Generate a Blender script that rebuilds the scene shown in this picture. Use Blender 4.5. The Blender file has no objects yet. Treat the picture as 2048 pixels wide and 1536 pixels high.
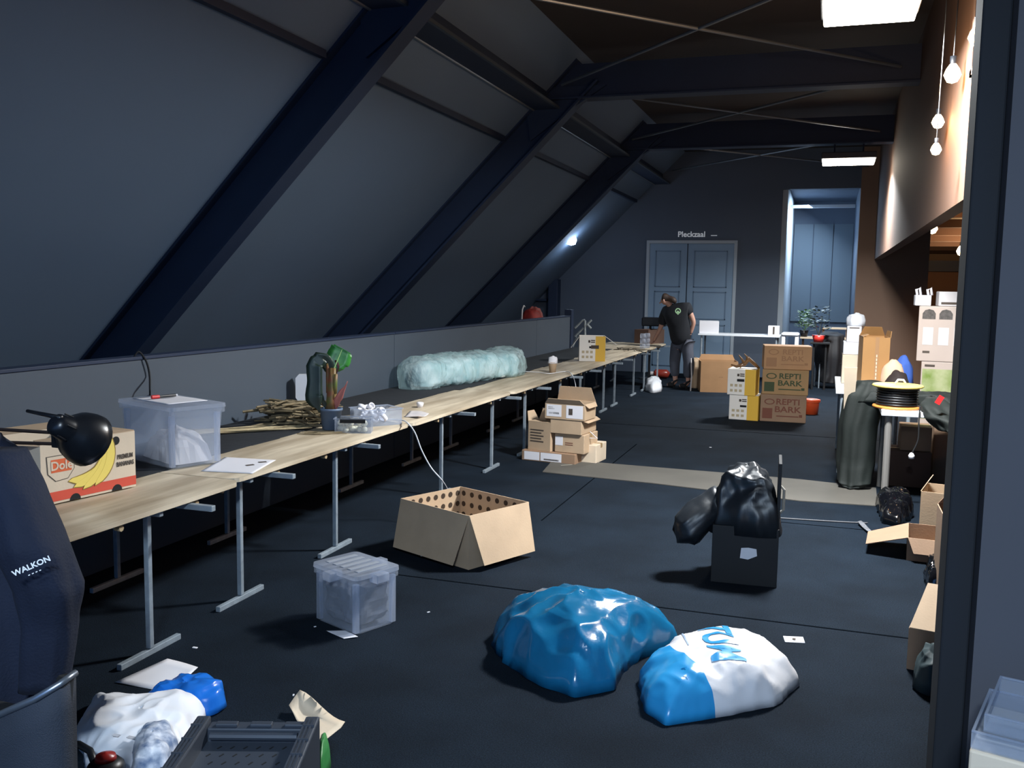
import bpy, bmesh, math, random
from mathutils import Vector, Matrix, noise
from mathutils.bvhtree import BVHTree
S = bpy.context.scene
COL = S.collection
PI = math.pi
# ---------------------------------------------------------------- camera
F = 1867.3; YAW, PIT, ROL = 0.32257, 0.10478, 0.016599; CH = 1.70
_f = Vector((-math.sin(YAW)*math.cos(PIT), math.cos(YAW)*math.cos(PIT), -math.sin(PIT)))
_r0 = Vector((math.cos(YAW), math.sin(YAW), 0)); _u0 = _r0.cross(_f)
_r = _r0*math.cos(ROL) + _u0*math.sin(ROL); _u = _r.cross(_f)
cam = bpy.data.objects.new('camera', bpy.data.cameras.new('camera'))
cam.matrix_world = Matrix(((_r.x, _u.x, -_f.x, 0), (_r.y, _u.y, -_f.y, 0), (_r.z, _u.z, -_f.z, CH), (0, 0, 0, 1)))
cam.data.sensor_width = 36; cam.data.lens = F*36/2048; cam.data.clip_start = .05; cam.data.clip_end = 200
COL.objects.link(cam); S.camera = cam
def ray(x, y): return _f*F + _r*(x-1024) - _u*(y-768)
O = Vector((0, 0, CH))
def at(x, y, z=0.): d = ray(x, y); return O + d*((z-CH)/d.z)
def aty(x, y, Y): d = ray(x, y); return O + d*(Y/d.y)
def atx(x, y, X): d = ray(x, y); return O + d*(X/d.x)
def atslope(x, y):                     # point on the 45 degree roof slope X = -3.4-(3.75-z)
    d = ray(x, y); t = (-3.4-(3.75-CH))/(d.x-d.z); return O + d*t
# ---------------------------------------------------------------- world, exposure, large lights
w = bpy.data.worlds.new('world'); S.world = w; w.use_nodes = True
w.node_tree.nodes['Background'].inputs[0].default_value = (.10, .26, .60, 1)
w.node_tree.nodes['Background'].inputs[1].default_value = 1.8
S.view_settings.view_transform = 'Standard'; S.view_settings.look = 'None'
S.view_settings.exposure = 0.0; S.view_settings.gamma = 1; S.view_settings.use_curve_mapping = False
def area(loc, rot, sx, sy, e, col):
    l = bpy.data.lights.new('area', 'AREA'); l.shape = 'RECTANGLE'; l.size = sx; l.size_y = sy; l.energy = e; l.color = col
    o = bpy.data.objects.new('area_light', l); o.location = loc; o.rotation_euler = rot; COL.objects.link(o); return o
WHITE = (.92, .97, 1); WARM = (1, .55, .24); COLD = (.62, .80, 1)
LP = [(.17, -1.5, 3.5), (.17, 6.55, 3.5), (.2, 14.85, 3.62)]     # floodlights under the tie beams
for i, (x, y, z) in enumerate(LP):
    a_ = area((x, y, z-.09), (0, 0, 0), .55, .4, (430, 480, 300)[i], (COLD, WHITE, WHITE)[i])
    if i == 2: a_.data.spread = math.radians(150)
area((-.25, 20.6, 3.3), (0, math.radians(35), 0), .5, 1.6, 150, COLD)          # corridor light beyond the back wall
area((3.2, 14.5, 3.2), (0, 0, 0), 1.2, 5, 110, WARM).data.spread = math.radians(130)                # side hall
area((4.5, 30, 2.6), (PI, 0, 0), 2, 10, 500, (1, .72, .45))  # unseen uplight added to brighten the hall ceiling
# ---------------------------------------------------------------- helpers
def lin(h):
    c = [int(h[i:i+2], 16)/255 for i in (0, 2, 4)]
    return tuple(v/12.92 if v <= .04045 else ((v+.055)/1.055)**2.4 for v in c) + (1,)
MATS = {}
def mat(name, hexc, rough=.6, metal=0, var=0., vs=6., bump=0., bs=60., em=0, spec=.5, sheen=0, alpha=1., stretch=None, hex2=None, trans=0.):
    if name in MATS: return MATS[name]
    m = bpy.data.materials.new(name); m.use_nodes = True; n = m.node_tree.nodes; L = m.node_tree.links
    b = n['Principled BSDF']; c = lin(hexc)
    b.inputs['Base Color'].default_value = c; b.inputs['Roughness'].default_value = rough; b.inputs['Metallic'].default_value = metal
    b.inputs['Specular IOR Level'].default_value = spec; b.inputs['Alpha'].default_value = alpha
    b.inputs['Transmission Weight'].default_value = trans
    if sheen: b.inputs['Sheen Weight'].default_value = sheen
    if em: b.inputs['Emission Color'].default_value = c; b.inputs['Emission Strength'].default_value = em
    if var or bump:
        tc = n.new('ShaderNodeTexCoord'); mp = n.new('ShaderNodeMapping'); L.new(tc.outputs['Object'], mp.inputs[0])
        if stretch: mp.inputs['Scale'].default_value = stretch
    if var:
        t = n.new('ShaderNodeTexNoise'); t.inputs['Scale'].default_value = vs; t.inputs['Detail'].default_value = 6
        L.new(mp.outputs[0], t.inputs['Vector'])
        r = n.new('ShaderNodeValToRGB'); r.color_ramp.elements[0].position = .35; r.color_ramp.elements[1].position = .68
        c2 = lin(hex2) if hex2 else tuple(v*(1-var) for v in c[:3]) + (1,)
        r.color_ramp.elements[0].color = c2; r.color_ramp.elements[1].color = c
        L.new(t.outputs[0], r.inputs[0]); L.new(r.outputs[0], b.inputs['Base Color'])
    if bump:
        t = n.new('ShaderNodeTexNoise'); t.inputs['Scale'].default_value = bs; t.inputs['Detail'].default_value = 4
        L.new(mp.outputs[0], t.inputs['Vector'])
        k = n.new('ShaderNodeBump'); k.inputs['Strength'].default_value = bump; k.inputs['Distance'].default_value = .01
        L.new(t.outputs[0], k.inputs['Height']); L.new(k.outputs[0], b.inputs['Normal'])
    MATS[name] = m; return m
def film(name, hexc, a, rough=.25, diffuse=.5, bump=0):   # thin translucent plastic
    m = bpy.data.materials.new(name); m.use_nodes = True; n = m.node_tree.nodes; L = m.node_tree.links
    b = n['Principled BSDF']; b.inputs['Base Color'].default_value = lin(hexc); b.inputs['Roughness'].default_value = rough
    out = n['Material Output']; tr = n.new('ShaderNodeBsdfTransparent'); tr.inputs[0].default_value = tuple(.6+.4*v for v in lin(hexc)[:3])+(1,)
    tl = n.new('ShaderNodeBsdfTranslucent'); tl.inputs[0].default_value = lin(hexc)
    m1 = n.new('ShaderNodeMixShader'); m1.inputs[0].default_value = 1-diffuse; L.new(b.outputs[0], m1.inputs[1]); L.new(tl.outputs[0], m1.inputs[2])
    m2 = n.new('ShaderNodeMixShader'); m2.inputs[0].default_value = a; L.new(tr.outputs[0], m2.inputs[1]); L.new(m1.outputs[0], m2.inputs[2])
    L.new(m2.outputs[0], out.inputs[0]); MATS[name] = m
    if bump:
        tc = n.new('ShaderNodeTexCoord'); mp = n.new('ShaderNodeMapping'); mp.inputs['Scale'].default_value = (2.2, 1, .8); mp.inputs['Rotation'].default_value = (.3, .5, .2); L.new(tc.outputs['Object'], mp.inputs[0])
        t = n.new('ShaderNodeTexVoronoi'); t.feature = 'F1'; t.inputs['Scale'].default_value = 5; L.new(mp.outputs[0], t.inputs['Vector'])
        t2 = n.new('ShaderNodeTexNoise'); t2.inputs['Scale'].default_value = 12; t2.inputs['Detail'].default_value = 5; L.new(mp.outputs[0], t2.inputs['Vector'])
        ad = n.new('ShaderNodeMath'); L.new(t.outputs[0], ad.inputs[0]); L.new(t2.outputs[0], ad.inputs[1])
        k = n.new('ShaderNodeBump'); k.inputs['Strength'].default_value = bump; k.inputs['Distance'].default_value = .04; L.new(ad.outputs[0], k.inputs['Height']); L.new(k.outputs[0], b.inputs['Normal'])
    return m
class MB:
    def __init__(s): s.b = bmesh.new(); s.mi = 0
    def face(s, vs, mi=None):
        try: f = s.b.faces.new(vs); f.material_index = s.mi if mi is None else mi; return f
        except ValueError: return None
    def poly(s, pts): return s.face([s.b.verts.new(p) for p in pts])
    def box(s, x0, y0, z0, x1, y1, z1, M=None, bev=0, taper=0):
        P = [Vector((x, y, z)) for z in (z0, z1) for x, y in ((x0, y0), (x1, y0), (x1, y1), (x0, y1))]
        if taper:
            cx, cy = (x0+x1)/2, (y0+y1)/2
            for p in P[:4]: p.x = cx+(p.x-cx)*(1-taper); p.y = cy+(p.y-cy)*(1-taper)
        if M: P = [M @ p for p in P]
        v = [s.b.verts.new(p) for p in P]
        fs = [s.face([v[i] for i in q]) for q in ((3, 2, 1, 0), (4, 5, 6, 7), (0, 1, 5, 4), (1, 2, 6, 5), (2, 3, 7, 6), (3, 0, 4, 7))]
        if bev:
            es = {e for f in fs for e in f.edges}
            bmesh.ops.bevel(s.b, geom=list(es), offset=bev, segments=2, affect='EDGES', profile=.5, material=-1)
        return s
    def ring(s, pts): return [s.b.verts.new(p) for p in pts]
    def skin(s, A, B, closed=True):
        n = len(A)
        for i in range(n if closed else n-1):
            s.face([A[i], A[(i+1) % n], B[(i+1) % n], B[i]])
    def tube(s, pts, r, n=8, caps=True):
        pts = [Vector(p) for p in pts]; rr = r if isinstance(r, (list, tuple)) else [r]*len(pts); prev = None; first = None
        ref = None
        for i, p in enumerate(pts):
            t = (pts[min(i+1, len(pts)-1)]-pts[max(i-1, 0)]).normalized()
            if ref is None: ref = Vector((0, 0, 1)) if abs(t.z) < .9 else Vector((1, 0, 0))
            a = t.cross(ref).normalized(); ref = a.cross(t).normalized(); b = ref
            q = s.ring([p + (a*math.cos(k*2*PI/n)+b*math.sin(k*2*PI/n))*rr[i] for k in range(n)])
            if prev: s.skin(prev, q)
            else: first = q
            prev = q
        if caps: s.face(first[::-1]); s.face(prev)
        return s
    def lathe(s, prof, c=(0, 0, 0), n=20, M=None):
        prev = None
        for r, z in prof:
            q = [Vector((c[0]+r*math.cos(k*2*PI/n), c[1]+r*math.sin(k*2*PI/n), c[2]+z)) for k in range(n)]
            if M: q = [M @ p for p in q]
            q = s.ring(q)
            if prev: s.skin(prev, q)
            prev = q
        return s
    def prism(s, poly, z0, z1, M=None):
        a = [Vector((x, y, z0)) for x, y in poly]; b = [Vector((x, y, z1)) for x, y in poly]
        if M: a = [M @ p for p in a]; b = [M @ p for p in b]
        A, B = s.ring(a), s.ring(b); s.skin(A, B); s.face(A[::-1]); s.face(B); return s
    def build(s, name, mats, parent=None, smooth=False, subd=0):
        bmesh.ops.recalc_face_normals(s.b, faces=s.b.faces)
        me = bpy.data.meshes.new(name); s.b.to_mesh(me); s.b.free()
        for m in (mats if isinstance(mats, (list, tuple)) else [mats]): me.materials.append(m)
        if smooth:
            for p in me.polygons: p.use_smooth = True
        o = bpy.data.objects.new(name, me); COL.objects.link(o)
        if parent: o.parent = parent
        if subd: md = o.modifiers.new('s', 'SUBSURF'); md.levels = md.render_levels = subd
        return o
def tag(o, label, cat, group=None, kind=None):
    o['label'] = label; o['category'] = cat
    if group: o['group'] = group
    if kind: o['kind'] = kind
    return o
def thing(name, label, cat, loc=(0, 0, 0), rz=0, group=None):
    o = bpy.data.objects.new(name, None); COL.objects.link(o); o.location = loc; o.rotation_euler = (0, 0, rz)
    o.empty_display_size = .05
    return tag(o, label, cat, group)
def struct(o): o['kind'] = 'structure'; return o
def copy_tree(o, parent=None):
    c = o.copy(); COL.objects.link(c); c.parent = parent
    for ch in [q for q in bpy.data.objects if q.parent == o]: copy_tree(ch, c)
    return c
def text_mesh(s, size, ext=.001):
    cu = bpy.data.curves.new('t', 'FONT'); cu.body = s; cu.size = size; cu.extrude = ext; cu.offset = size*.022; cu.align_x = 'CENTER'; cu.align_y = 'CENTER'; cu.resolution_u = 3
    o = bpy.data.objects.new('t', cu); COL.objects.link(o)
    dg = bpy.context.evaluated_depsgraph_get(); me = bpy.data.meshes.new_from_object(o.evaluated_get(dg))
    bpy.data.objects.remove(o); bpy.data.curves.remove(cu); return me
def text(s, size, M, m, parent=None, name='lettering', ext=.001, sx=1):
    me = text_mesh(s, size, ext); me.transform(M @ Matrix.Scale(sx, 4, (1, 0, 0))); me.materials.clear(); me.materials.append(m)
    o = bpy.data.objects.new(name, me); COL.objects.link(o); o.parent = parent; return o
def n3(p, s, seed=0): return noise.noise(Vector((p[0]*s+seed*7.3, p[1]*s-seed*3.1, p[2]*s+seed*1.7)))
def crease(p, s, seed=0): return 1-2*abs(n3(p, s, seed))
def pillow(name, outline, h, m, parent=None, seed=1, amp=.02, fs=8., p=2.2, z0=0., nr=22, na=84, matf=None, smooth=True, top=None, under=.0, loc=None, cut=None):
    """closed, wrinkled heap over a footprint: outline = world xy points (counter-clockwise or not)"""
    P = [Vector((q[0], q[1])) for q in outline]; c = sum(P, Vector((0, 0)))/len(P)
    if top: c = Vector(top[:2])
    off = Vector((c.x, c.y, z0)) if loc is None else Vector(loc)
    segs = []; n = len(P); b = MB()
    L = [(P[(i+1) % n]-P[i]).length for i in range(n)]; T = sum(L)
    def out(t):
        d = t*T
        for i in range(n):
            if d <= L[i]: return P[i].lerp(P[(i+1) % n], d/L[i] if L[i] else 0)
            d -= L[i]
        return P[0]
    R = [out(k/na) for k in range(na)]
    R = [(R[k-1]+R[k]*2+R[(k+1) % na])/4 for k in range(na)]
    rings = []
    for j in range(1, nr+1):
        ro = j/nr; rg = []
        for k in range(na):
            q = c+(R[k]-c)*ro; z = h*max(0, 1-ro**p)**(.55)
            v = Vector((q.x, q.y, z))
            d = amp*(crease(v, fs, seed)*.6 + crease(v, fs*2.3, seed+5)*.3 + n3(v, fs*.5, seed+9)*1.0)
            e = min(1, 4*(1-ro)+.25)
            v.z = max(.002 if ro < 1 else 0, v.z + d*e)
            if ro > .5: s_ = 1+.25*d/max(.03, (q-c).length)*4; v.x = c.x+(q.x-c.x)*s_; v.y = c.y+(q.y-c.y)*s_
            rg.append(b.b.verts.new(v-Vector((off.x, off.y, 0)))) 
        rings.append(rg)
    ct = b.b.verts.new(Vector((c.x-off.x, c.y-off.y, h+amp*n3((c.x, c.y, h), fs, seed))))
    for k in range(na): b.face([ct, rings[0][k], rings[0][(k+1) % na]])
    for j in range(nr-1): b.skin(rings[j], rings[j+1])
    b.face(rings[-1])
    if cut: bmesh.ops.bisect_plane(b.b, geom=b.b.verts[:]+b.b.edges[:]+b.b.faces[:], plane_co=cut[0]-Vector((off.x, off.y, 0)), plane_no=cut[1])
    if matf:
        b.b.faces.ensure_lookup_table()
        for f in b.b.faces: f.material_index = matf(f.calc_center_median()+Vector((off.x, off.y, 0)))
    o = b.build(name, m, parent, smooth); 
    if parent is None: o.location = (off.x, off.y, z0)
    else: o.location = off if loc is None else (0, 0, 0)
    return o
def loft(name, secs, m, parent=None, folds=7, famp=.12, seed=0, n=56, sub=6, cap=True, thick=None):
    """secs: (center, rx, ry, rot) from top to bottom; interpolated, with vertical folds growing downwards"""
    b = MB(); prev = None; N = (len(secs)-1)*sub; first = None
    for j in range(N+1):
        t = j/sub; i = min(int(t), len(secs)-2); u = t-i; u = u*u*(3-2*u)
        A, B = secs[i], secs[i+1]; c = Vector(A[0]).lerp(Vector(B[0]), t-i); rx = A[1]+(B[1]-A[1])*u; ry = A[2]+(B[2]-A[2])*u; rt = A[3]+(B[3]-A[3])*u
        g = j/N; ring = []
        for k in range(n):
            a = k*2*PI/n; f = 1+famp*(.35+.65*g)*(math.sin(a*folds+seed+2*math.sin(a*2+seed)+g*1.5)*.6+noise.noise(Vector((math.cos(a)*2, math.sin(a)*2, g*4+seed)))*1.2)
            x = math.cos(a)*rx*f; y = math.sin(a)*ry*f
            ring.append(b.b.verts.new(c+Vector((x*math.cos(rt)-y*math.sin(rt), x*math.sin(rt)+y*math.cos(rt), .01*math.sin(a*3+seed)*(1 if 0 < j < N else .3)))))
        if prev: b.skin(prev, ring)
        else: first = ring
        prev = ring
    if cap: b.face(first); b.face(prev)
    return b.build(name, m, parent, True)
def sheet(name, quad, m, z=.003, nx=14, ny=10, curl=.02, seed=0, parent=None, thick=.0015):
    """a paper sheet: quad = four world corners"""
    q = [Vector(p) for p in quad]; c = sum(q, Vector())/4; b = MB(); G = []; G2 = []
    for i in range(nx+1):
        r = []; r2 = []
        for j in range(ny+1):
            u, v = i/nx, j/ny; p = (q[0]*(1-u)+q[1]*u)*(1-v)+(q[3]*(1-u)+q[2]*u)*v-c
            e = max(abs(u-.5), abs(v-.5))*2
            p.z += z+curl*max(0, n3((p.x, p.y, 0), 4, seed)+.35*e**3)*(.3+e**2)
            r.append(b.b.verts.new(p)); r2.append(b.b.verts.new(p-Vector((0, 0, thick))))
        G.append(r); G2.append(r2)
    for i in range(nx):
        for j in range(ny): b.face([G[i][j], G[i+1][j], G[i+1][j+1], G[i][j+1]]); b.face([G2[i][j], G2[i][j+1], G2[i+1][j+1], G2[i+1][j]])
    for i in range(nx): b.face([G[i][0], G2[i][0], G2[i+1][0], G[i+1][0]]); b.face([G[i][ny], G[i+1][ny], G2[i+1][ny], G2[i][ny]])
    for j in range(ny): b.face([G[0][j], G[0][j+1], G2[0][j+1], G2[0][j]]); b.face([G[nx][j], G2[nx][j], G2[nx][j+1], G[nx][j+1]])
    o = b.build(name, m, parent, True); o.location = c; return o
# materials
card = mat('cardboard', 'bda386', .8, var=.12, vs=5, bump=.08, bs=90)
card2 = mat('cardboard_dark', '957860', .8, var=.15, vs=4, bump=.08, bs=90)
card3 = mat('cardboard_pale', 'd8c6ae', .8, var=.08, vs=5, bump=.06, bs=90)
inkd = mat('dark_print', '4a4038', .8); inkr = mat('red_brown_print', '734536', .8); inkg = mat('green_print', '3f4a30', .8)
whitem = mat('white_paper', 'dedde2', .7); white2 = mat('white_board', 'c9c4c4', .6, var=.06, vs=4)
yellow = mat('yellow_print', 'e0b23c', .6); redp = mat('red_print', 'd0503c', .6); ban = mat('banana_print', 'ecd36a', .6); bana = mat('banana_outline', '8c7030', .7)
blk = mat('black_plastic', '15171b', .4); blkm = mat('matte_black', '0e1014', .8); ink = mat('black_ink', '141414', .7)
steel = mat('galvanised_steel', '9aa6b0', .45, .25, var=.25, vs=20, bump=.05)
dwall = mat('dark_wall', '4b5666', .75, var=.06, vs=.8, bump=.04, bs=200)
dceil = mat('dark_ceiling', '332d2c', .8, var=.08, vs=1)
dsteel = mat('dark_steel', '1a2a44', .6, var=.1, vs=3)
# ---------------------------------------------------------------- setting
def floor_mat():
    m = mat('carpet', '18222d', .92, var=.35, vs=2.2, bump=.5, bs=260, spec=.1)
    n = m.node_tree.nodes; L = m.node_tree.links; b = n['Principled BSDF']
    src = b.inputs['Base Color'].links[0].from_socket
    tc = n.new('ShaderNodeTexCoord'); t = n.new('ShaderNodeTexNoise'); t.inputs['Scale'].default_value = 170; t.inputs['Detail'].default_value = 3
    L.new(tc.outputs['Object'], t.inputs['Vector']); r = n.new('ShaderNodeValToRGB')
    r.color_ramp.elements[0].position = .35; r.color_ramp.elements[0].color = (.55, .55, .55, 1); r.color_ramp.elements[1].position = .7; r.color_ramp.elements[1].color = (1.5, 1.5, 1.5, 1)
    L.new(t.outputs[0], r.inputs[0]); k = n.new('ShaderNodeMixRGB'); k.blend_type = 'MULTIPLY'; k.inputs[0].default_value = 1
    L.new(src, k.inputs[1]); L.new(r.outputs[0], k.inputs[2]); L.new(k.outputs[0], b.inputs['Base Color']); return m
fl = MB().box(-8, -4, -.1, 8, 44, 0).build('floor', floor_mat()); struct(fl)
# carpet widths laid side by side: thin raised overlaps at the joints
for k, (y, x0, x1) in enumerate(((4.85, -2.4, 1.5), (7.02, -.6, .9), (11.4, -2.7, 2))):
    o = MB().box(x0, y, .0, x1, y+.012, .002).build('carpet_seam', mat('carpet_edge', '0c1015', 1, spec=0), fl)
o = MB().box(-1.9, 6.4, 0, -1.89, 10, .002).build('carpet_seam', MATS['carpet_edge'], fl)
# roof slope on the left
b = MB(); z1 = 4.37
def sx(z): return -3.4-(3.75-z)
b.prism([(sx(0), 0), (sx(z1), z1), (sx(z1)-.2, z1), (sx(0)-.2, 0)], -4, 18.8, Matrix(((1, 0, 0, 0), (0, 0, 1, 0), (0, 1, 0, 0), (0, 0, 0, 1))))
struct(b.build('wall_left', mat('slope_paint', '5c7088', .8, var=.05, vs=.8, bump=.04, bs=200)))
struct(MB().box(-3.6, -4, 4.37, 1.0, 18.8, 4.5).build('ceiling', dceil))
struct(MB().box(1.0, -4, 4.37, 8, 19, 4.5).build('ceiling', mat('pale_ceiling', '8c7f72', .8, var=.1, vs=1)))
hallm = mat('hall_cream', 'd6bea0', .8, var=.05, vs=1)
struct(MB().box(1.0, 19, 3.5, 8, 44, 3.6).build('ceiling', hallm))
# back wall with corridor opening
b = MB(); b.box(-8.2, 18.8, 0, -.9, 18.95, 4.37); b.box(-.9, 18.8, 3.62, .5, 18.95, 4.37); wbr = MB().box(.5, 18.8, 0, 1.74, 18.95, 4.37); wbr = struct(wbr.build('wall_back', mat('brown_grey_wall', '7d6454', .8)))
wb = struct(b.build('wall_back', dwall))
b = MB(); b.box(-.95, 18.95, 0, -.8, 22.6, 3.75); wc = struct(b.build('wall_corridor_left', mat('pale_wall', '9aa4ae', .7)))
b = MB(); b.box(.5, 18.95, 0, .62, 22.6, 3.75); struct(b.build('wall_corridor_right', dwall))
b = MB(); b.box(-.95, 22.5, 0, .62, 22.65, 3.75); wcb = struct(b.build('wall_corridor_back', dwall))
for k in range(3):
    MB().box(-.78+k*.43, 22.46, 1.0, -.78+k*.43+.41, 22.5, 3.2).build('panel', mat('corridor_panel', '56636f', .7), wcb)
struct(MB().box(-.95, 18.95, 3.7, .62, 22.6, 3.85).build('ceiling', dwall))
b = MB(); b.box(-.8, 20.2, 3.38, .45, 20.3, 3.44, bev=.004); b.box(-.8, 21.6, 3.5, .2, 21.7, 3.55); struct(b.build('trim_1', mat('pale_trim', 'aab2ba', .6)))
struct(MB().box(-5.45, 18.55, 0, -5.25, 18.8, 1.85, bev=.01).build('trim_2', dsteel))
struct(MB().box(-7.0, 18.6, 1.4, -5.5, 18.8, 1.44).build('trim_3', dsteel))
# parapet
pp = thing('parapet', 'long dark blue-grey low wall running behind the folding tables', 'wall', (-3.95, 0, 0)); del pp['category'], pp['label']; pp.name = 'wall_parapet'; struct(pp)
pm = mat('parapet_paint', '46505c', .6, var=.08, vs=1.2, bump=.03, bs=150)
for y0, y1 in ((-3, 3.0), (3.01, 8.2), (8.21, 12.9), (12.91, 14.75)):
    MB().box(-.08, y0, 0, 0, y1, 1.215, bev=.003).build('panel', pm, pp)
    MB().box(-.1, y0, 1.215, .01, y1, 1.235, bev=.003).build('cap_rail', dsteel, pp)
MB().box(-.1, 14.76, 0, .02, 14.9, 1.33, bev=.005).build('end_post', dsteel, pp)
# rafters, tie beams, purlin, braces
def ibeam_slope(y, wd=.2):
    r = struct(thing('rafter', '', '')); 
    del r['label'], r['category']
    r.location = (-5.95, y, 1.2)
    e = Vector((1, 0, 1)).normalized(); nrm = Vector((1, 0, -1)).normalized()
    def slab(o0, o1, w_, nm, mm):
        b = MB(); A = Vector((sx(.2), 0, .2)); B = Vector((sx(4.3), 0, 4.3)); P = []
        for base in (A, B):
            for o_ in (o0, o1):
                for yy in (-w_/2, w_/2): P.append(base+nrm*o_+Vector((0, yy, 0))-Vector((-5.95, 0, 1.2)))
        v = [b.b.verts.new(p) for p in P]
        for q in ((0, 1, 3, 2), (4, 6, 7, 5), (0, 4, 5, 1), (2, 3, 7, 6), (0, 2, 6, 4), (1, 5, 7, 3)): b.face([v[i] for i in q])
        b.build(nm, mm, r)
    slab(0, .34, .03, 'web', dsteel); slab(.34, .365, wd, 'flange', dsteel); slab(0, .02, wd, 'flange', dsteel)
    b = MB(); b.prism([(-.0, 3.4), (.5, 3.75), (0.9, 4.0), (-.1, 4.0)], -.05, .05, Matrix(((1, 0, 0, -3.4+5.95), (0, 0, 1, 0), (0, 1, 0, -1.2), (0, 0, 0, 1)))); b.build('haunch_plate', dsteel, r)
    return r
for y in (-1.6, 2.5-.05, 6.6, 10.75, 14.85): ibeam_slope(y)
for y in (-1.6, 2.45, 6.6, 10.75, 14.85):
    t = struct(thing('tie_beam', '', '', (0, y, 3.85))); del t['label'], t['category']
    MB().box(-3.2, -.02, .02, 1.0, .02, .4).build('web', dsteel, t)
    MB().box(-3.2, -.11, 0, 1.0, .11, .022, bev=.003).build('flange', dsteel, t)
pu = struct(thing('purlin', '', '', (-3.2, 7, 3.75))); del pu['label'], pu['category']
MB().box(-.15, -11, 0, .12, 11.8, .02).build('flange', dsteel, pu)
MB().box(-.03, -11, .02, .0, 11.8, .4).build('web', dsteel, pu)
lt = mat('pale_steel_edge', '7c858e', .4, .6)
MB().tube([(-.165, -11, .0), (-.165, 11.8, .0)], .013).build('pipe', lt, pu)
MB().box(.12, -11, .0, .15, 11.8, .03).build('edge_strip', mat('mid_steel_edge', '4a545f', .5, .4), pu)
for z in (3.42,):
    b = MB()
    for y0, y1 in ((2.6, 6.45), (6.75, 10.6), (10.9, 14.7), (15, 18.7)): b.box(sx(z)+.0, y0, z-.03, sx(z)+.05, y1, z+.03)  # dark bar put in for a pipe's shadow line on the slope
    struct(b.build('pipe_shadow_bar', dsteel))
for (x0, y0, x1, y1) in ((-3.0, 6.7, .6, 10.6), (-3.0, 10.6, .6, 6.7), (-3, 10.85, .6, 14.7), (-3, 14.7, .6, 10.85), (-3, 14.95, .6, 18.7), (-3, 18.7, .6, 14.95), (-3, 2.6, .6, 6.5)):
    struct(MB().tube([(x0, y0, 4.0), (x1, y1, 4.0)], .016).build('brace_rod', lt))
# right hand bulkhead with upper opening, and near pillar
bh = mat('warm_grey_wall', '5c4334', .75, var=.06, vs=1)
b = MB(); b.box(.8, 6.6, 2.3, .92, 18.8, 4.37); b.box(.8, -4, 2.3, .92, 2.6, 4.37); b.box(.8, 2.6, 2.3, .92, 6.6, 3.05)
struct(b.build('wall_right', bh))
b = MB(); b.box(.78, 4.6, 3.05, .95, 6.65, 3.09); b.box(.78, 6.56, 3.05, .95, 6.65, 4.37); struct(b.build('trim_5', bh))
b = MB(); b.tube([(1.6, 3, 3.2), (1.6, 20, 3.2)], .03); b.tube([(1.6, 3, 4.1), (1.6, 20, 4.1)], .03)
for k in range(16): b.tube([(1.6, 3+k, 3.2 if k % 2 else 4.1), (1.6, 4+k, 4.1 if k % 2 else 3.2)], .022)
struct(b.build('roof_truss', mat('warm_steel', '6b5a4c', .5, .3)))
struct(MB().box(6.5, -4, 0, 6.65, 44, 4.37).build('wall_far_right', bh))
struct(MB().box(1.74, 43.8, 0, 6.6, 44, 4.37).build('wall_hall_end', hallm))
struct(MB().box(1.62, 18.96, 0, 1.74, 44, 4.37).build('wall_hall_left', bh))
for k in range(7):
    struct(MB().box(1.75, 22+k*3.4, 3.3, 6.5, 22.2+k*3.4, 3.5).build('hall_beam', bh))
struct(MB().box(1.75, 24, 2.2, 6.5, 24.2, 2.45).build('hall_lintel', dsteel)); struct(MB().box(1.75, 24.05, 0, 6.5, 24.15, 2.2).build('hall_partition', bh))
p0 = at(1888, 1536, .45); P1 = aty(1990, 1400, p0.y)
pil = thing('pillar', '', '', (0, 0, 0)); del pil['label'], pil['category']; struct(pil)
px0 = aty(1931, 540, 2.9).x; px1 = aty(1990, 540, 2.9).x
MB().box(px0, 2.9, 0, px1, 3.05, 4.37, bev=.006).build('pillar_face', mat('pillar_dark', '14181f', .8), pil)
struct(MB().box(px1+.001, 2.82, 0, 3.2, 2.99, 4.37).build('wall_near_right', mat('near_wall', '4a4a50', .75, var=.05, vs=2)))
# door
def door():
    A = aty(1294.6, 482, 18.8); B = aty(1476, 480, 18.8); h = (A.z+B.z)/2; cx = (A.x+B.x)/2; hw = (B.x-A.x)/2
    d = struct(thing('door_1', '', '', (cx, 18.8, 0))); del d['label'], d['category']
    b = MB(); fw = .06
    b.box(-hw, -.05, 0, -hw+fw, 0, h); b.box(hw-fw, -.05, 0, hw, 0, h); b.box(-hw+fw, -.05, h-fw, hw-fw, 0, h)
    b.build('door_frame', mat('door_frame_grey', '98a2ac', .6), d)
    dm = mat('door_paint', '748ca4', .55, var=.05, vs=2); mid = -hw*.08
    for x0, x1 in ((-hw+fw, mid-.012), (mid+.012, hw-fw)):
        leaf = MB().box(x0, -.03, .01, x1, 0, h-fw-.005).build('door_leaf', dm, d)
        for z0_, z1_ in ((.15, 1.0), (1.1, h-1.0), (h-.92, h-.2)):
            b = MB(); t = .02
            for q in ((x0+.12, z0_, x1-.12, z0_+t), (x0+.12, z1_-t, x1-.12, z1_), (x0+.12, z0_, x0+.12+t, z1_), (x1-.12-t, z0_, x1-.12, z1_)): b.box(q[0], -.042, q[1], q[2], -.03, q[3])
            b.build('panel_moulding', mat('door_moulding', '5a7088', .5), leaf)
        MB().box((x1-.07 if x1 < 0.1 else x0+.04), -.06, 1.0, (x1-.04 if x1 < .1 else x0+.07), -.03, 1.2, bev=.004).build('door_handle', steel, leaf)
    return d
door()
RX = Matrix.Rotation(PI/2, 4, 'X')
p = aty(1383, 469, 18.78); sg = thing('room_sign', 'white lettered room name above the grey double door', 'sign', p)
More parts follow.
